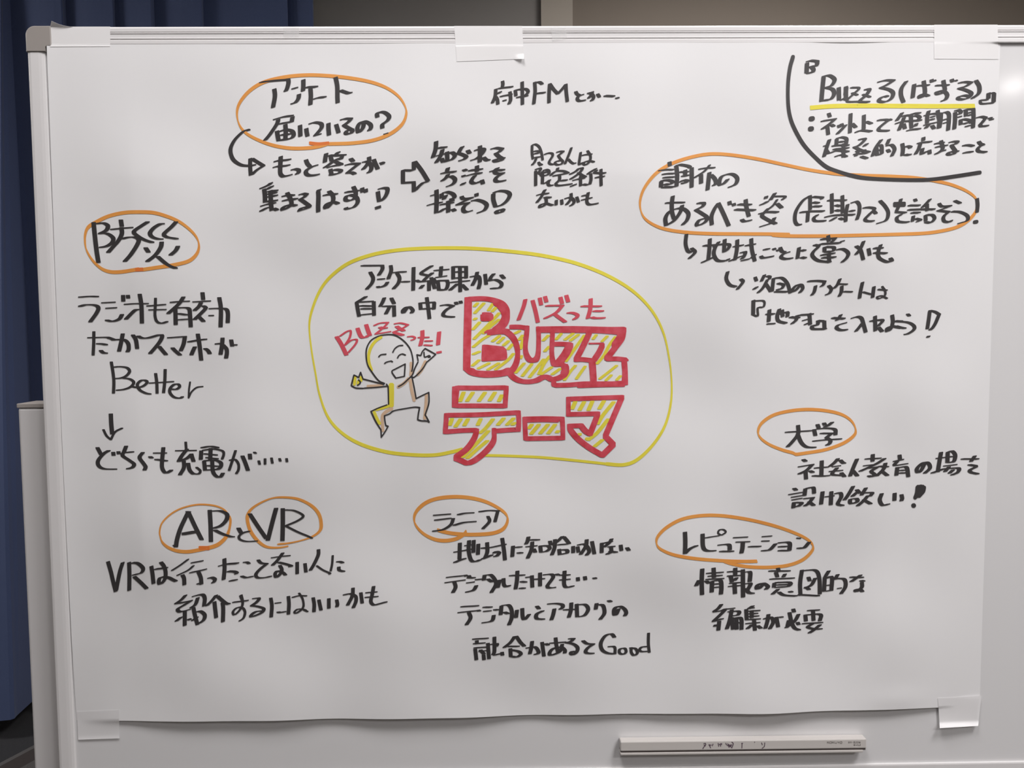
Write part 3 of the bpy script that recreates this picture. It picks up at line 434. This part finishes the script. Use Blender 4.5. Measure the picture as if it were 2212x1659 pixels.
D.append(('marker_oval','orange',7.2,0,0,1,"1667,507.5 1700,509.6 1780,509.6 1859,508 1939,506 1998,503.6 2038,498 2068,490 2090,477 2106,459.5 2111,443.5 2107,427.6 2088,412.7 2058,400 2026,392 1978.5,384.3 1929,381 1869,379 1809,375.5 1750,367.2 1696,356 1645,345 1593,336.3 1550,332.4 1516,334.6 1473,345 1438.7,359.5 1413,378.4 1392,406 1383,431.7 1384,454 1394,473 1418,488.4 1447,497 1490,502.4 1542,504.7 1610,505.2 1662,505.5 1706,506.4"))
D.append(('marker_writing','black',9.5,1370,320,5.821,"442,172 447,225;340,410 335,490;330,408 430,402 485,422 450,452 360,455;340,490 510,487;530,235 540,350 530,485;505,235 570,207 680,225 710,250;722,245 722,380 720,495;640,272 640,335;590,350 690,342;570,430 620,402 670,410 640,435 590,440;840,330 840,445;945,300 932,420 920,530;960,330 1010,380 1028,440 985,480;1185,380 1130,440 1080,463 1068,430 1095,360 1170,327 1245,330 1295,380 1275,450 1180,498;485,597 472,700 475,800 498,885;605,710 580,800 500,910 400,970c 392,880 440,800 540,758 620,762 680,820 665,900 600,972;785,690 875,690 860,730 775,775c 850,820 915,870 890,930 800,972 785,950 820,902 890,882;975,965 970,860 1010,760 1058,692c 1120,820 1188,975;1195,670 1202,708;1248,698 1256,720;1295,705 1480,712;1255,770 1530,780;1400,645 1410,740 1440,855;1345,890 1380,920 1480,905;1662,597 1650,640;1690,660 1640,690 1575,720;1775,555 1740,610 1705,660;1790,690 1860,755;1700,745 1640,805 1605,850 1680,900 1790,955;1560,825 1680,802 1820,805;1770,865 1720,940 1575,990"))
D.append(('marker_writing','black',6.3,1370,320,5.821,"300,285 400,270 500,270;345,330 420,320 510,318;355,372 430,365 510,362;560,300 690,295;955,205 880,290 750,375;805,265 900,250 1020,245;385,690 500,683 640,682;1760,605 1900,608 1850,655;1800,640 1750,715 1690,765"))
D.append(('marker_writing','black',8.4,1700,360,5.027,"262,307 170,370 98,480 85,580 110,628 160,630;250,320 250,470;270,325 385,335 370,355;270,385 355,395;270,430 380,430;135,495 270,484 410,482;228,490 220,600;340,515 290,555 305,588 425,588;485,292 487,505;600,312 602,505;435,365 650,365;515,415 590,430;515,470 590,480;405,548 520,527 740,520;540,545 460,592;658,405 640,500 635,598;690,395 755,378 785,420 782,500 755,580;670,480 740,478;560,555 620,575;820,447 890,442 950,458 890,520 845,570 870,590 950,590;940,480 970,512;1005,365 1065,430 1098,500 1075,580 970,620;1238,345 1215,420 1185,488;1170,490 1300,500;1250,510 1192,550 1200,590 1260,602 1330,600;1385,350 1400,375;1310,420 1450,420;1305,468 1470,462;1340,500 1450,498;1372,530 1360,598;1385,560 1450,578 1400,602;1560,345 1510,400 1460,450;1520,405 1520,480;1450,462 1610,462;1502,525 1505,590;1500,522 1580,525 1600,565 1560,605 1490,600;1645,395 1680,430 1775,425c 1700,455 1640,475c 1755,490c 1700,540 1705,590 1760,600 1795,577;1810,365 1890,400;1780,485 1880,492 1955,530 1955,585 1850,620;2062,345 2068,420 2060,500"))
D.append(('marker_writing','round',7,1700,360,5.027,"1155,402 1285,398;1155,420 1285,415;2022,605 2072,593"))
D.append(('marker_arrow','black',8.4,1470,500,4.6083,"58,25 50,120 70,190 110,212;105,162 145,205 80,275;470,395 455,470 490,530 560,552;595,470 622,500 560,582"))
D.append(('marker_writing','black',8.8,1470,500,4.6083,"292,70 287,170 275,288;220,140 300,137 350,132;205,312 300,268 350,245;385,95 340,170 332,230 370,288 450,290 490,268;320,152 400,127 485,130 470,175 420,210;440,75 432,200;565,80 560,180 540,288;520,150 630,135;480,298 560,262 620,240;590,210 645,205 630,250 600,280;703,70 710,180 738,292;640,140 750,125;750,222 700,268;600,290 690,272;820,180 890,172;795,240 820,262 930,245;925,165 940,182;960,178 980,192;990,158 1010,198 1050,208;1090,200 1020,225 1000,255 1040,272 1120,265;1180,155 1162,272;1190,185 1250,190;1190,255 1255,265;1320,130 1375,145 1322,200 1312,240 1370,288 1500,305;1468,40 1475,100;1390,77 1540,67c 1500,110;1380,125 1600,112;1432,152 1432,200;1430,152 1525,157 1515,195 1430,202;1390,235 1540,215;1475,215 1480,298;1400,260 1550,255;1590,100 1625,93;1550,178 1620,175 1668,212 1655,260 1600,312;1825,90 1790,170 1740,235;1742,140 1790,180 1818,278;1870,170 1882,235;1995,125 1968,200 1975,260 2050,300 2105,292 2085,262;1915,165 2020,165;1915,210 2060,217"))
D.append(('marker_writing','black',8.1,1470,500,4.6083,"742,455 755,490;770,545 720,580;838,425 802,500;850,440 890,450 880,480;870,470 820,560 765,615;850,520 900,598;925,462 910,598;920,465 1010,462 1065,520 1090,610;960,512 1025,530 1005,568 950,580;930,597 1070,600;1200,522 1150,580 1115,598 1118,570 1160,532 1205,532 1215,570 1180,615;1345,535 1330,600 1300,640;1470,535 1500,570 1485,610 1440,635;1590,465 1560,530 1520,572;1605,540 1600,600 1575,650;1260,495 1360,490 1435,497c 1420,530 1390,552;1812,500 1790,600 1780,668;1925,545 1910,660"))
D.append(('marker_writing','black',5.2,1470,500,4.6083,"1570,522 1665,525;1620,597 1715,600;1810,600 1900,625;1960,575 2060,585;2005,545 2035,590 2030,640 1970,668 1955,650 2000,640 2060,668;855,920 945,915;730,690 828,692 825,750 768,760 768,840 715,825"))
D.append(('marker_writing','black',8.8,1470,500,4.6083,"725,682 722,828;885,775 876,900;845,820 940,822;985,765 962,840 975,890 1060,915;950,832 1060,802 1062,850;1010,780 1016,848;1160,830 1150,880 1100,925;1080,850 1190,860;1170,832 1325,822;1282,815 1290,928;1210,887 1270,872;1230,930 1290,902;1372,888 1360,930 1310,937c 1315,968 1455,970;1430,890 1432,965;1350,887 1430,892;1600,820 1570,870 1545,888;1500,858 1640,868;1655,905 1570,930 1552,958 1590,980 1665,978;1695,865 1760,847 1800,862 1820,920 1842,1000;1812,905 1780,950 1738,1000;1935,840 1938,990;1880,890 2010,882 1960,950;1968,950 2010,998;2105,830 2112,900 2090,970 2055,992 2055,962 2100,942 2150,950 2212,960;2120,890 2212,895"))
D.append(('marker_oval','orange',7,1620,870,4.337,"490,475 700,440 870,380 970,310 990,250 950,170 860,110 720,75 550,62 380,75 220,115 110,190 75,270 100,330 180,390 300,440 400,468 430,482 490,475"))
D.append(('marker_writing','blackc',9.0,1620,870,4.337,"450,210 450,290 400,360 345,418;328,275 450,268 580,260;445,290 480,370 530,412 620,418;630,200 645,235;690,185 705,212;780,175 730,212 690,230;600,250 612,305;620,245 720,237 795,248 800,298;655,285 765,285c 715,325c 752,350 745,380 710,402;585,358 720,345 860,337;490,525 530,552;450,600 585,577c 530,630 450,670;520,640 525,712;550,632 600,655;672,542 668,680;600,610 740,600;580,682 680,685 750,680;830,515 790,560 740,600;840,530 870,560 890,568;770,598 850,587;740,642 870,632;820,602 770,668 880,680;850,650 890,695;1005,520 970,600 935,690;960,630 1010,688;1150,482 1147,548;1075,525 1230,518;1270,515 1180,572 1020,645;1060,590 1170,577;1110,612 1190,602 1135,640 1168,670 1140,690 1100,680;1270,560 1250,620 1180,690;1200,592 1300,600;1225,632 1295,685;1400,490 1405,528;1340,550 1440,527;1385,540 1355,585 1480,568;1380,602 1370,680;1380,607 1465,602 1482,690;1390,632 1465,630;1385,657 1470,655;1640,562 1600,635 1568,650 1565,612 1620,562 1668,562 1685,610 1630,665;1790,460 1772,560 1758,648;1740,520 1830,510;1695,660 1830,612;1852,460 1848,558;1850,462 1895,452 1922,490 1908,548 1850,560;1850,505 1915,502;1810,592 1940,577;1870,592 1820,650;1860,612 1955,612 1945,650 1880,680;1910,620 1860,665;2110,490 2065,555;1975,525 2145,525;2040,577 2130,592;2130,592 2058,630 2070,650 2145,668"))
D.append(('marker_writing','blackc',9.0,1620,870,4.337,"405,795 440,822;360,860 490,837;385,885 490,867;390,910 490,892;412,930 405,985;410,932 485,937 455,965 400,975;518,802 510,870;520,802 592,792 600,845;500,897 590,887c 550,940 505,970;545,920 605,965;680,830 665,950;700,880 790,870;762,830 756,955;790,852 845,842 855,880 822,945 880,965;970,775 920,860 880,915;995,808 1035,850;1010,830 950,882;940,900 1000,897 1005,925 950,943 935,928 940,900;1090,790 1040,870;1060,842 1145,842 1120,880;1110,862 1060,920 1000,970;1055,902 1140,950;1235,845 1215,910 1242,958 1310,945;1355,845 1352,915;1418,860 1425,895 1415,922"))
D.append(('marker_writing','round',7.4,1620,870,4.337,"1567,790 1560,850 1545,892;1600,780 1595,840 1560,880;1632,790 1622,830 1580,878;1560,785 1630,783;1520,962 1538,955;1525,970 1542,960"))
D.append(('marker_oval','orange',7.2,1400,1090,4.424,"720,540 800,565 950,592 1150,598 1330,580 1470,530 1560,450 1575,390 1520,330 1400,270 1200,200 950,140 700,105 500,105 320,140 180,215 95,300 80,370 120,425 250,480 450,515 700,535 900,542 1040,540"))
D.append(('marker_writing','blackc',9.5,1400,1090,4.424,"352,262 355,360 352,465c 400,420 475,385;520,280 525,400 560,438 650,440;545,317 600,307 680,295;665,385 770,380 780,430;680,445 820,445;905,360 900,420 890,465;955,400 1080,398;1225,365 1160,430 1080,440;1240,362 1348,362 1350,435;1240,400 1340,398;1240,437 1360,437;1545,350 1490,410 1420,415;517,612 512,730 515,858;490,715 455,780;545,722 590,755;555,655 720,645;570,682 710,675;625,605 630,695;550,712 725,705;612,730 607,835;610,730 690,722 700,790 695,855;620,757 690,755;620,790 690,785;832,605 832,668;755,640 890,635;755,680 890,675;790,685 800,735;850,690 820,730;775,750 890,742;765,780 900,770;825,745 830,848;905,620 907,882;920,640 975,645 970,735;930,750 980,755 940,830;935,795 960,838 1015,850;1110,752 1060,798 1037,800 1045,768 1100,750 1145,780 1120,815"))
D.append(('marker_writing','blackc',4.2,1400,1090,4.424,"700,292 668,270 682,240 722,238 742,262 700,292;810,315 955,308;835,357 975,352;1085,305 1185,298;1080,347 1160,345;1415,318 1460,322"))
D.append(('marker_writing','blackc',8.8,1400,1090,4.424,"1240,605 1250,640;1150,632 1360,632;1220,645 1235,690;1312,655 1287,695;1160,710 1400,700;1210,742 1355,742 1340,778 1210,790;1207,745 1200,790;1220,765 1350,762;1250,800 1180,860;1240,830 1300,863 1425,872;1340,825 1380,835;1470,622 1452,750 1455,865;1480,627 1600,627 1635,700 1640,852;1430,858 1640,870;1530,690 1545,728;1600,695 1560,765 1490,800;1500,780 1545,815;1730,625 1690,690;1688,690 1680,828;1690,702 1755,692 1750,820;1700,770 1750,765;1700,825 1760,815;1815,660 1780,720;1790,702 1875,712 1885,780 1840,855;1810,800 1840,795;2040,665 1990,700 1930,740;1925,690 2060,695;2020,722 2070,732;2042,740 2040,790 1990,828 1980,815 2020,805 2055,835"))
D.append(('marker_writing','blackc',8.8,1400,1090,4.424,"705,945 670,990 620,1025;620,1025 700,1012 750,990;740,1000 680,1060 620,1115;610,1118 720,1085;680,1110 670,1200;650,1140 635,1165;720,1000 830,987;800,1000 780,1100 750,1190;760,1022 865,1017 860,1050 790,1065;800,1080 810,1188;780,1092 885,1082 892,1190;843,1085 847,1188;800,1130 900,1125;1010,960 950,1000;937,1000 942,1098;960,987 1015,985;990,1010 990,1080;960,1015 1070,1010;955,1040 1050,1038;950,1068 1060,1062;945,1097 1075,1090;930,1135 1070,1125;1012,1100 1020,1198;1000,1140 940,1190;1040,1150 1085,1185;1150,1045 1140,1110 1118,1185;1100,1092 1175,1075 1195,1120 1160,1190;1225,1075 1242,1165;1250,1070 1285,1075;1385,995 1395,1025;1440,1040 1400,1110 1310,1180;1350,1030 1370,1120 1400,1178 1455,1200;1345,1100 1330,1160;1425,1120 1440,1148;1520,1010 1640,1005;1575,1012 1580,1105;1502,1052 1507,1110;1500,1052 1645,1047 1640,1110;1470,1135 1670,1125;1580,1130 1525,1168 1600,1192;1650,1140 1580,1198 1530,1230;1600,1188 1665,1185"))
D.append(('marker_writing','blackc',8,1930,640,16.592,"480,615 590,715;45,890 280,905 480,925 640,980 745,1080 735,1180 620,1280 480,1350 380,1362;45,1050 250,1110 450,1150;1300,520 1255,850 1205,1170;1260,500 1480,550 1635,640c 1500,960 1400,1120 1280,1225;1285,1400 1210,1475"))
D.append(('marker_oval','orange',8,880,1060,4.254,"545,370 520,400 450,440 350,458 250,445 150,395 80,320 62,250 90,180 170,110 280,70 430,55 580,65 720,100 840,160 910,220 920,280 880,350 780,390 600,402 450,395 350,380 275,360"))
D.append(('marker_writing','blackf',7.5,880,1060,4.254,"238,225 400,212;248,270 405,250;425,250 400,310 330,355 230,372;420,318 520,290 635,280;458,220 530,205 615,200;655,192 750,180 850,184;830,190 805,285;740,232 755,280 690,352"))
D.append(('marker_writing','blackc',8.8,980,1150,5.53,"75,125 70,318;0,235 110,217 220,195;0,362 80,328 150,305;185,95 180,220 210,330 260,345 330,320;130,157 220,145;240,92 235,238;295,137 290,262;400,120 402,230 370,312;325,185 430,180 630,137;330,320 400,292 470,262;470,252 510,227 545,240 520,275 480,290;580,70 600,200 613,325;710,160 700,288;730,175 820,172;755,240 830,245;895,48 880,110 858,145;900,87 1030,87;940,110 930,200 882,312;860,170 1000,157;955,192 978,238;1035,160 1042,232;1040,158 1130,160 1148,190 1110,222 1040,235;1150,102 1162,148;1210,82 1205,180 1172,272;1310,38 1250,95 1180,150;1310,45 1350,90 1385,138;1240,145 1370,137;1260,202 1267,262;1260,207 1350,207 1358,240 1270,263;1427,165 1428,240;1480,172 1490,232;1475,150 1560,137 1605,180 1618,230 1580,278;1590,82 1580,160 1512,268;1652,108 1680,252;1770,125 1767,240;1780,130 1900,102;1892,68 1860,120 1790,180;1840,170 1930,165;1880,172 1880,230 1820,265;1850,222 1960,237;1995,152 2003,212;2065,175 2098,218"))
D.append(('marker_writing','blackc',8.8,940,1220,4.809,"115,130 200,120 290,112;100,185 200,170 315,155;200,178 213,230 182,292;303,100 330,118;350,108 360,130;330,132 420,133;325,187 410,175;433,207 400,260 315,285;415,152 490,147;515,102 505,160;520,105 580,103 620,150 632,200 580,292;540,140 600,180;672,152 650,238;710,142 715,205 740,225 785,208;855,62 850,160 835,252;770,110 935,105;880,170 955,180;870,240 940,243;1005,112 1010,230;940,128 980,126;1090,82 1090,218;1000,150 1140,142;1120,102 1210,97 1225,130 1165,218 1190,238 1255,232;1250,90 1290,107;1345,62 1340,200 1370,232 1445,215;1290,105 1405,103;1290,155 1405,148;1482,132 1485,162;1555,122 1560,152;1640,130 1672,143;265,433 455,423;235,495 350,482 430,475;435,465 465,480;350,492 368,550 322,628;495,438 595,438;500,482 585,475;612,517 590,580 485,603;605,462 660,468;690,422 680,518;690,420 765,417 795,470 795,550 765,627;710,485 770,510;850,467 840,548;905,452 910,540 930,565 985,505;1052,422 1085,460;1130,470 1055,510 1055,555 1140,565;1165,405 1260,400 1322,412 1325,440 1290,466;1240,452 1225,520 1205,575;1330,465 1450,462;1415,392 1410,470 1387,548;1470,407 1475,538;1470,412 1560,412 1590,460 1555,520 1490,540;1678,397 1667,462;1690,407 1745,422 1758,500 1710,572;1790,365 1835,385;1910,450 1880,515 1858,510 1865,450 1920,430 1970,460 1985,500 1965,535"))
D.append(('marker_writing','blackc',8.4,1000,1350,5.144,"105,155 285,145;155,172 155,208;115,205 250,197;120,252 290,242;137,267 150,382;175,292 260,282;190,270 240,325;278,202 290,372;230,332 235,382;350,132 350,290 332,332;290,215 380,207 370,240;340,335 430,312;435,302 440,332;580,118 530,190 450,255;590,118 640,190 690,238;500,235 630,235;527,262 532,348;520,272 615,290 645,320 600,353 530,345;770,177 760,250 742,322;700,255 800,242 835,280 840,310 790,330;880,192 900,342;910,200 960,225;1030,142 1040,230 1060,308;960,200 1145,187;1105,207 1080,290 980,333 962,310 1000,262 1090,242 1135,280 1130,312;1170,150 1232,150c 1200,180 1150,192c 1230,210 1275,250 1262,300 1220,328 1197,310 1215,292 1260,300;1325,167 1380,205 1450,210c 1390,250 1362,290 1380,310 1460,315;1690,140 1650,97 1580,120 1532,200 1545,270 1600,308 1690,320"))
D.append(('marker_writing','blackc',6.5,1000,1350,5.144,"1610,237 1685,242 1690,318;1780,252 1740,270 1740,308 1780,322 1812,300 1805,262 1770,252;1870,252 1870,300 1900,335 1938,310 1920,262 1850,250;2065,237 1990,242 1962,270 1980,292 2065,290;2062,88 2060,200 2070,300"))
# inverse of the sheet parametrisation: point on the board -> (u, v)
def uv_of(p):
    u, v = .5, .5
    for _ in range(5):
        t = cTL.lerp(cTR, u); b = cBL.lerp(cBR, u)
        v = (t.z - p.z) / (t.z - b.z)
        l = cTL.lerp(cBL, v); r = cTR.lerp(cBR, v)
        u = (p.x - l.x) / (r.x - l.x)
    return min(1, max(0, u)), min(1, max(0, v))
def on_sheet(px, py, lift):
    h = .003
    for _ in range(4): h = sheet_h(*uv_of(at(px, py, -h)))
    q = at(px, py, -h); return Vector((q.x, -h - lift, q.z))
LABEL = {'black': 'black marker writing', 'blackc': 'black marker writing', 'blackf': 'black marker writing', 'orange': 'orange marker oval', 'orangeh': 'orange marker oval',
         'yellow': 'yellow marker line', 'hatch': 'yellow diagonal hatching inside the red letters', 'redthick': 'red outlined block letters', 'red': 'small red marker writing',
         'thin': 'thin black line drawing of a leaping cheering figure', 'peach': 'peach shading of the drawn figure', 'yellowfill': 'yellow shading of the drawn figure',
         'orangedark': 'darker orange overlap of the oval', 'round': 'thick black marker stroke'}
def clusters(d, gap=30.0):
    """the strokes of one entry sorted into groups that stand apart on the paper"""
    st = d[6].split(';'); bb = []
    for s in st:
        P = np.array([[d[3] + float(a) / d[5], d[4] + float(b) / d[5]] for a, b in (t.rstrip('c').split(',') for t in s.split())])
        bb.append((P.min(0) - d[2] / 2, P.max(0) + d[2] / 2))
    root = list(range(len(st)))
    def find(i):
        while root[i] != i: i = root[i]
        return i
    for i in range(len(st)):
        for j in range(i):
            g = np.maximum(0, np.maximum(bb[i][0] - bb[j][1], bb[j][0] - bb[i][1]))
            if np.hypot(*g) < gap: root[find(i)] = find(j)
    out = {}
    for i, s in enumerate(st): out.setdefault(find(i), []).append(s)
    return [d[:6] + (';'.join(v),) for v in out.values()]
for d in [c for e in D for c in clusters(e)]:
    ink = d[1]; lay = LAYER.get(ink, 6)
    V = []; F = []; k = 0
    for h in polys(d):
        if len(h) < 3: continue
        off = .00030 + .00004 * lay + .0000008 * (k % 40); k += 1
        i0 = len(V)
        for px, py in h:
            V.append(on_sheet(px, py, off))
        F.append(tuple(range(i0, i0 + len(h)))[::-1])
    o = obj(d[0], V, F, INK[ink], ps)
    for p in o.data.polygons:
        if p.normal.y > 0: p.flip()
    o['label'] = LABEL[ink]

# ------------------------------------------------------------------ pieces of tape
def tape(name, label, quad, m, surf, n=14, fold=None, group='pieces of clear tape', th=.00005):
    """quad: photo pixels tl, tr, br, bl; surf(px, py) -> stand-off; fold(s, t) -> extra stand-off"""
    V = []; F = []
    for j in range(n + 1):
        for i in range(n + 1):
            s, t = i / n, j / n
            a = [quad[0][k] + (quad[1][k] - quad[0][k]) * s for k in (0, 1)]; b = [quad[3][k] + (quad[2][k] - quad[3][k]) * s for k in (0, 1)]
            px, py = a[0] + (b[0] - a[0]) * t, a[1] + (b[1] - a[1]) * t
            y = surf(px, py) + (fold(s, t) if fold else 0)
            q = at(px, py, -y); V.append(q)
    for j in range(n):
        for i in range(n):
            a = j * (n + 1) + i; F.append((a, a + n + 1, a + n + 2, a + 1))
    o = obj(name, V, F, m, smooth=True)
    return tag(o, label, 'tape', group)
def cedge(px): return 1557 + (px - 164) * (1525 - 1557) / (2118 - 164)
def paper_y(px, py):
    h = .003
    for _ in range(4):
        u, v = uv_of(at(px, py, -h)); h = sheet_h(u, v)
    if u <= 0 or u >= 1: return .0012
    if v >= 1:
        d = max(0, py - cedge(px)); return .0008 + (h - .0008) * math.exp(-d / 7.0)
    return h
def rail_surf(px, py):
    e = 96.0 if px < 1500 else 91.0
    if py <= e: return FD + .0001
    t = min(1, (py - e) / 3.5)
    return (FD + .0001) * (1 - t) + (paper_y(px, py) + .0004) * t
def flat_surf(px, py): return paper_y(px, py) + .0004
tape('adhesive_tape', 'wide matte tape over the upper left corner of the paper, beside the grey corner cap', [(108, 57.6), (238, 57.4), (238, 100), (108, 101)], M_tape, rail_surf, n=30)
# the loose curled tip that stands up above the frame at that corner belongs to the same piece
tp = bpy.data.objects['adhesive_tape']
V = []; F = []
for i in range(9):
    s = i / 8; xa = 108 + 50 * s; top = 58 - 13 * (1 - s) ** 1.9
    V += [at(xa, 58.6, -FD - .0002), at(xa + 3 * (1 - s), top, -FD - .0002 - .004 * (1 - s))]
for i in range(8): F.append((2 * i, 2 * i + 2, 2 * i + 3, 2 * i + 1))
cv = obj('curled_tip', V, F, M_tape, tp); cv.matrix_parent_inverse = Matrix(); cv.modifiers.new('s', 'SOLIDIFY').thickness = .00012
tape('adhesive_tape', 'wide matte tape over the top rail, middle one of the three along the paper edge', [(981, 56), (1128, 56), (1132, 127), (987, 133)], M_tape, rail_surf, n=40,
     fold=lambda s, t: .004 * max(0, (s - .85) / .15) * max(0, (t - .85) / .15))
tape('adhesive_tape', 'wide matte tape over the top rail at the upper right corner of the paper', [(2018, 53.4), (2155, 53.2), (2157, 128), (2018, 127)], M_tape, rail_surf, n=40)
tape('adhesive_tape', 'small square leftover of clear tape high on the top rail, above the topmost orange oval', [(612, 59.5), (646, 59.5), (646, 79), (613, 81)], M_tapes, lambda a, b: FD + .0002, group='leftover tape on the top rail')
def crump(s, t): return .0003 + .0009 * abs(math.sin(9 * s + 5 * t) * math.sin(13 * t - 4 * s)) 
tape('adhesive_tape', 'crumpled shiny leftover of clear tape on the top rail, right of the middle matte tape', [(1190, 57.5), (1222, 57), (1225, 82), (1193, 90)], M_tapec, lambda a, b: FD + .0001, n=12, fold=crump, group='leftover tape on the top rail')
tape('adhesive_tape', 'matte tape over the lower left corner of the paper and the board below', [(166, 1537), (257, 1533), (258, 1595), (169, 1598)], M_tapeb, flat_surf,
     fold=lambda s, t: .0006 * max(0, (t - .9) / .1))
tape('adhesive_tape', 'matte tape over the lower right corner of the paper, its bottom edge curling away', [(2026, 1508), (2120, 1503), (2113, 1568), (2030, 1573)], M_tapeb, lambda a, b: max(.003, paper_y(a, b) + .0005), n=24,
     fold=lambda s, t: .0075 * max(0, (t - .82) / .18) ** 1.5 * (1 - .55 * s))

# ------------------------------------------------------------------ magnetic bar at the bottom of the board
BY = .0125
A0 = at(1340.5, 1602.5, -BY); A1 = at(1872, 1596, -BY); A2 = at(1341, 1632.5, -BY)
bl = (A1 - A0).length; bh = (A0 - A2).length; ang = math.atan2(A1.z - A0.z, A1.x - A0.x)
mb = thing('magnetic_bar', 'long off-white magnetic bar with a dark groove stuck near the bottom of the whiteboard', 'magnet', (A0.x, -.0005, A0.z))
ROT = Matrix.Translation((A0.x, 0, A0.z)) @ Matrix.Rotation(-ang, 4, 'Y')
def barpart(name, bm, m, sm=False):
    bmesh.ops.transform(bm, matrix=ROT, verts=bm.verts); return bmobj(name, bm, m, mb, sm)
barpart('body', box_bm(0, bl, -BY, -.0006, -bh * .70, 0, .0012, 2), M_bar)
barpart('groove', box_bm(.0004, bl - .0004, -BY + .0014, -.0008, -bh * .84, -bh * .69), M_bard)['label'] = 'dark recessed groove'
barpart('lower_lip', box_bm(0, bl * .988, -BY + .0004, -.0006, -bh, -bh * .825, .0006, 2), M_bar)
def ribbons(name, m, W, s, x0_, y0_, z_, label):
    V = []; F = []; k = 0
    for h in polys((name, 'round', W, x0_, y0_, z_, s)):
        i0 = len(V); off = .00025 + .0000008 * (k % 40); k += 1
        for px, py in h:
            V.append(at(px, py, -BY - off))
        F.append(tuple(range(i0, i0 + len(h)))[::-1])
    o = obj(name, V, F, m, mb); o['label'] = label; return o
# printed maker's name and code (zoom of 1780,1590 at 22.12) and half wiped pen marks (zoom of 1500,1590 at 5.821)
ribbons('printed_text', M_print, .8, "160,265 160,345;240,265 165,305;185,295 240,345;290,262 355,262 370,305 350,348 285,348 270,305 290,262;400,265 400,345;480,265 405,305;425,295 480,345;"
        "520,265 525,335 570,350 615,335 620,265;660,265 700,305 740,265;700,305 700,345;780,262 850,262 865,305 845,348 775,348 760,305 780,262;"
        "1180,265 1185,330 1215,330 1225,265;1260,265 1290,300 1320,265;1290,300 1290,335;1350,300 1380,300;1430,265 1470,265 1470,335 1430,335 1430,265;1510,265 1550,265 1550,300 1510,335 1555,335;1590,265 1630,265 1630,300 1590,335 1635,335;1680,335 1680,265 1730,335 1730,265;"
        "1430,400 1475,400 1475,450 1430,450 1430,400;1500,425 1530,425;1570,450 1560,425 1600,400;1600,430 1560,440;1640,400 1640,450 1680,450;1700,400 1740,400 1740,425 1700,450 1740,450",
        1780, 1590, 22.12, 'small grey printed maker name and code')
ribbons('pen_marks', M_pen, 1.5, "115,95 140,92 145,105 125,130 105,160;120,110 140,125;185,105 205,150;180,115 215,112;235,100 225,125;300,90 305,130;310,105 345,95 340,110;325,110 330,128;395,90 405,110;420,95 435,140;410,120 470,110 440,135;470,75 490,95 470,150;430,105 465,140;590,92 612,90;600,95 597,150;755,75 760,78;845,85 855,110;885,85 880,130 850,155",
        1500, 1590, 5.821, 'half wiped handwritten characters')
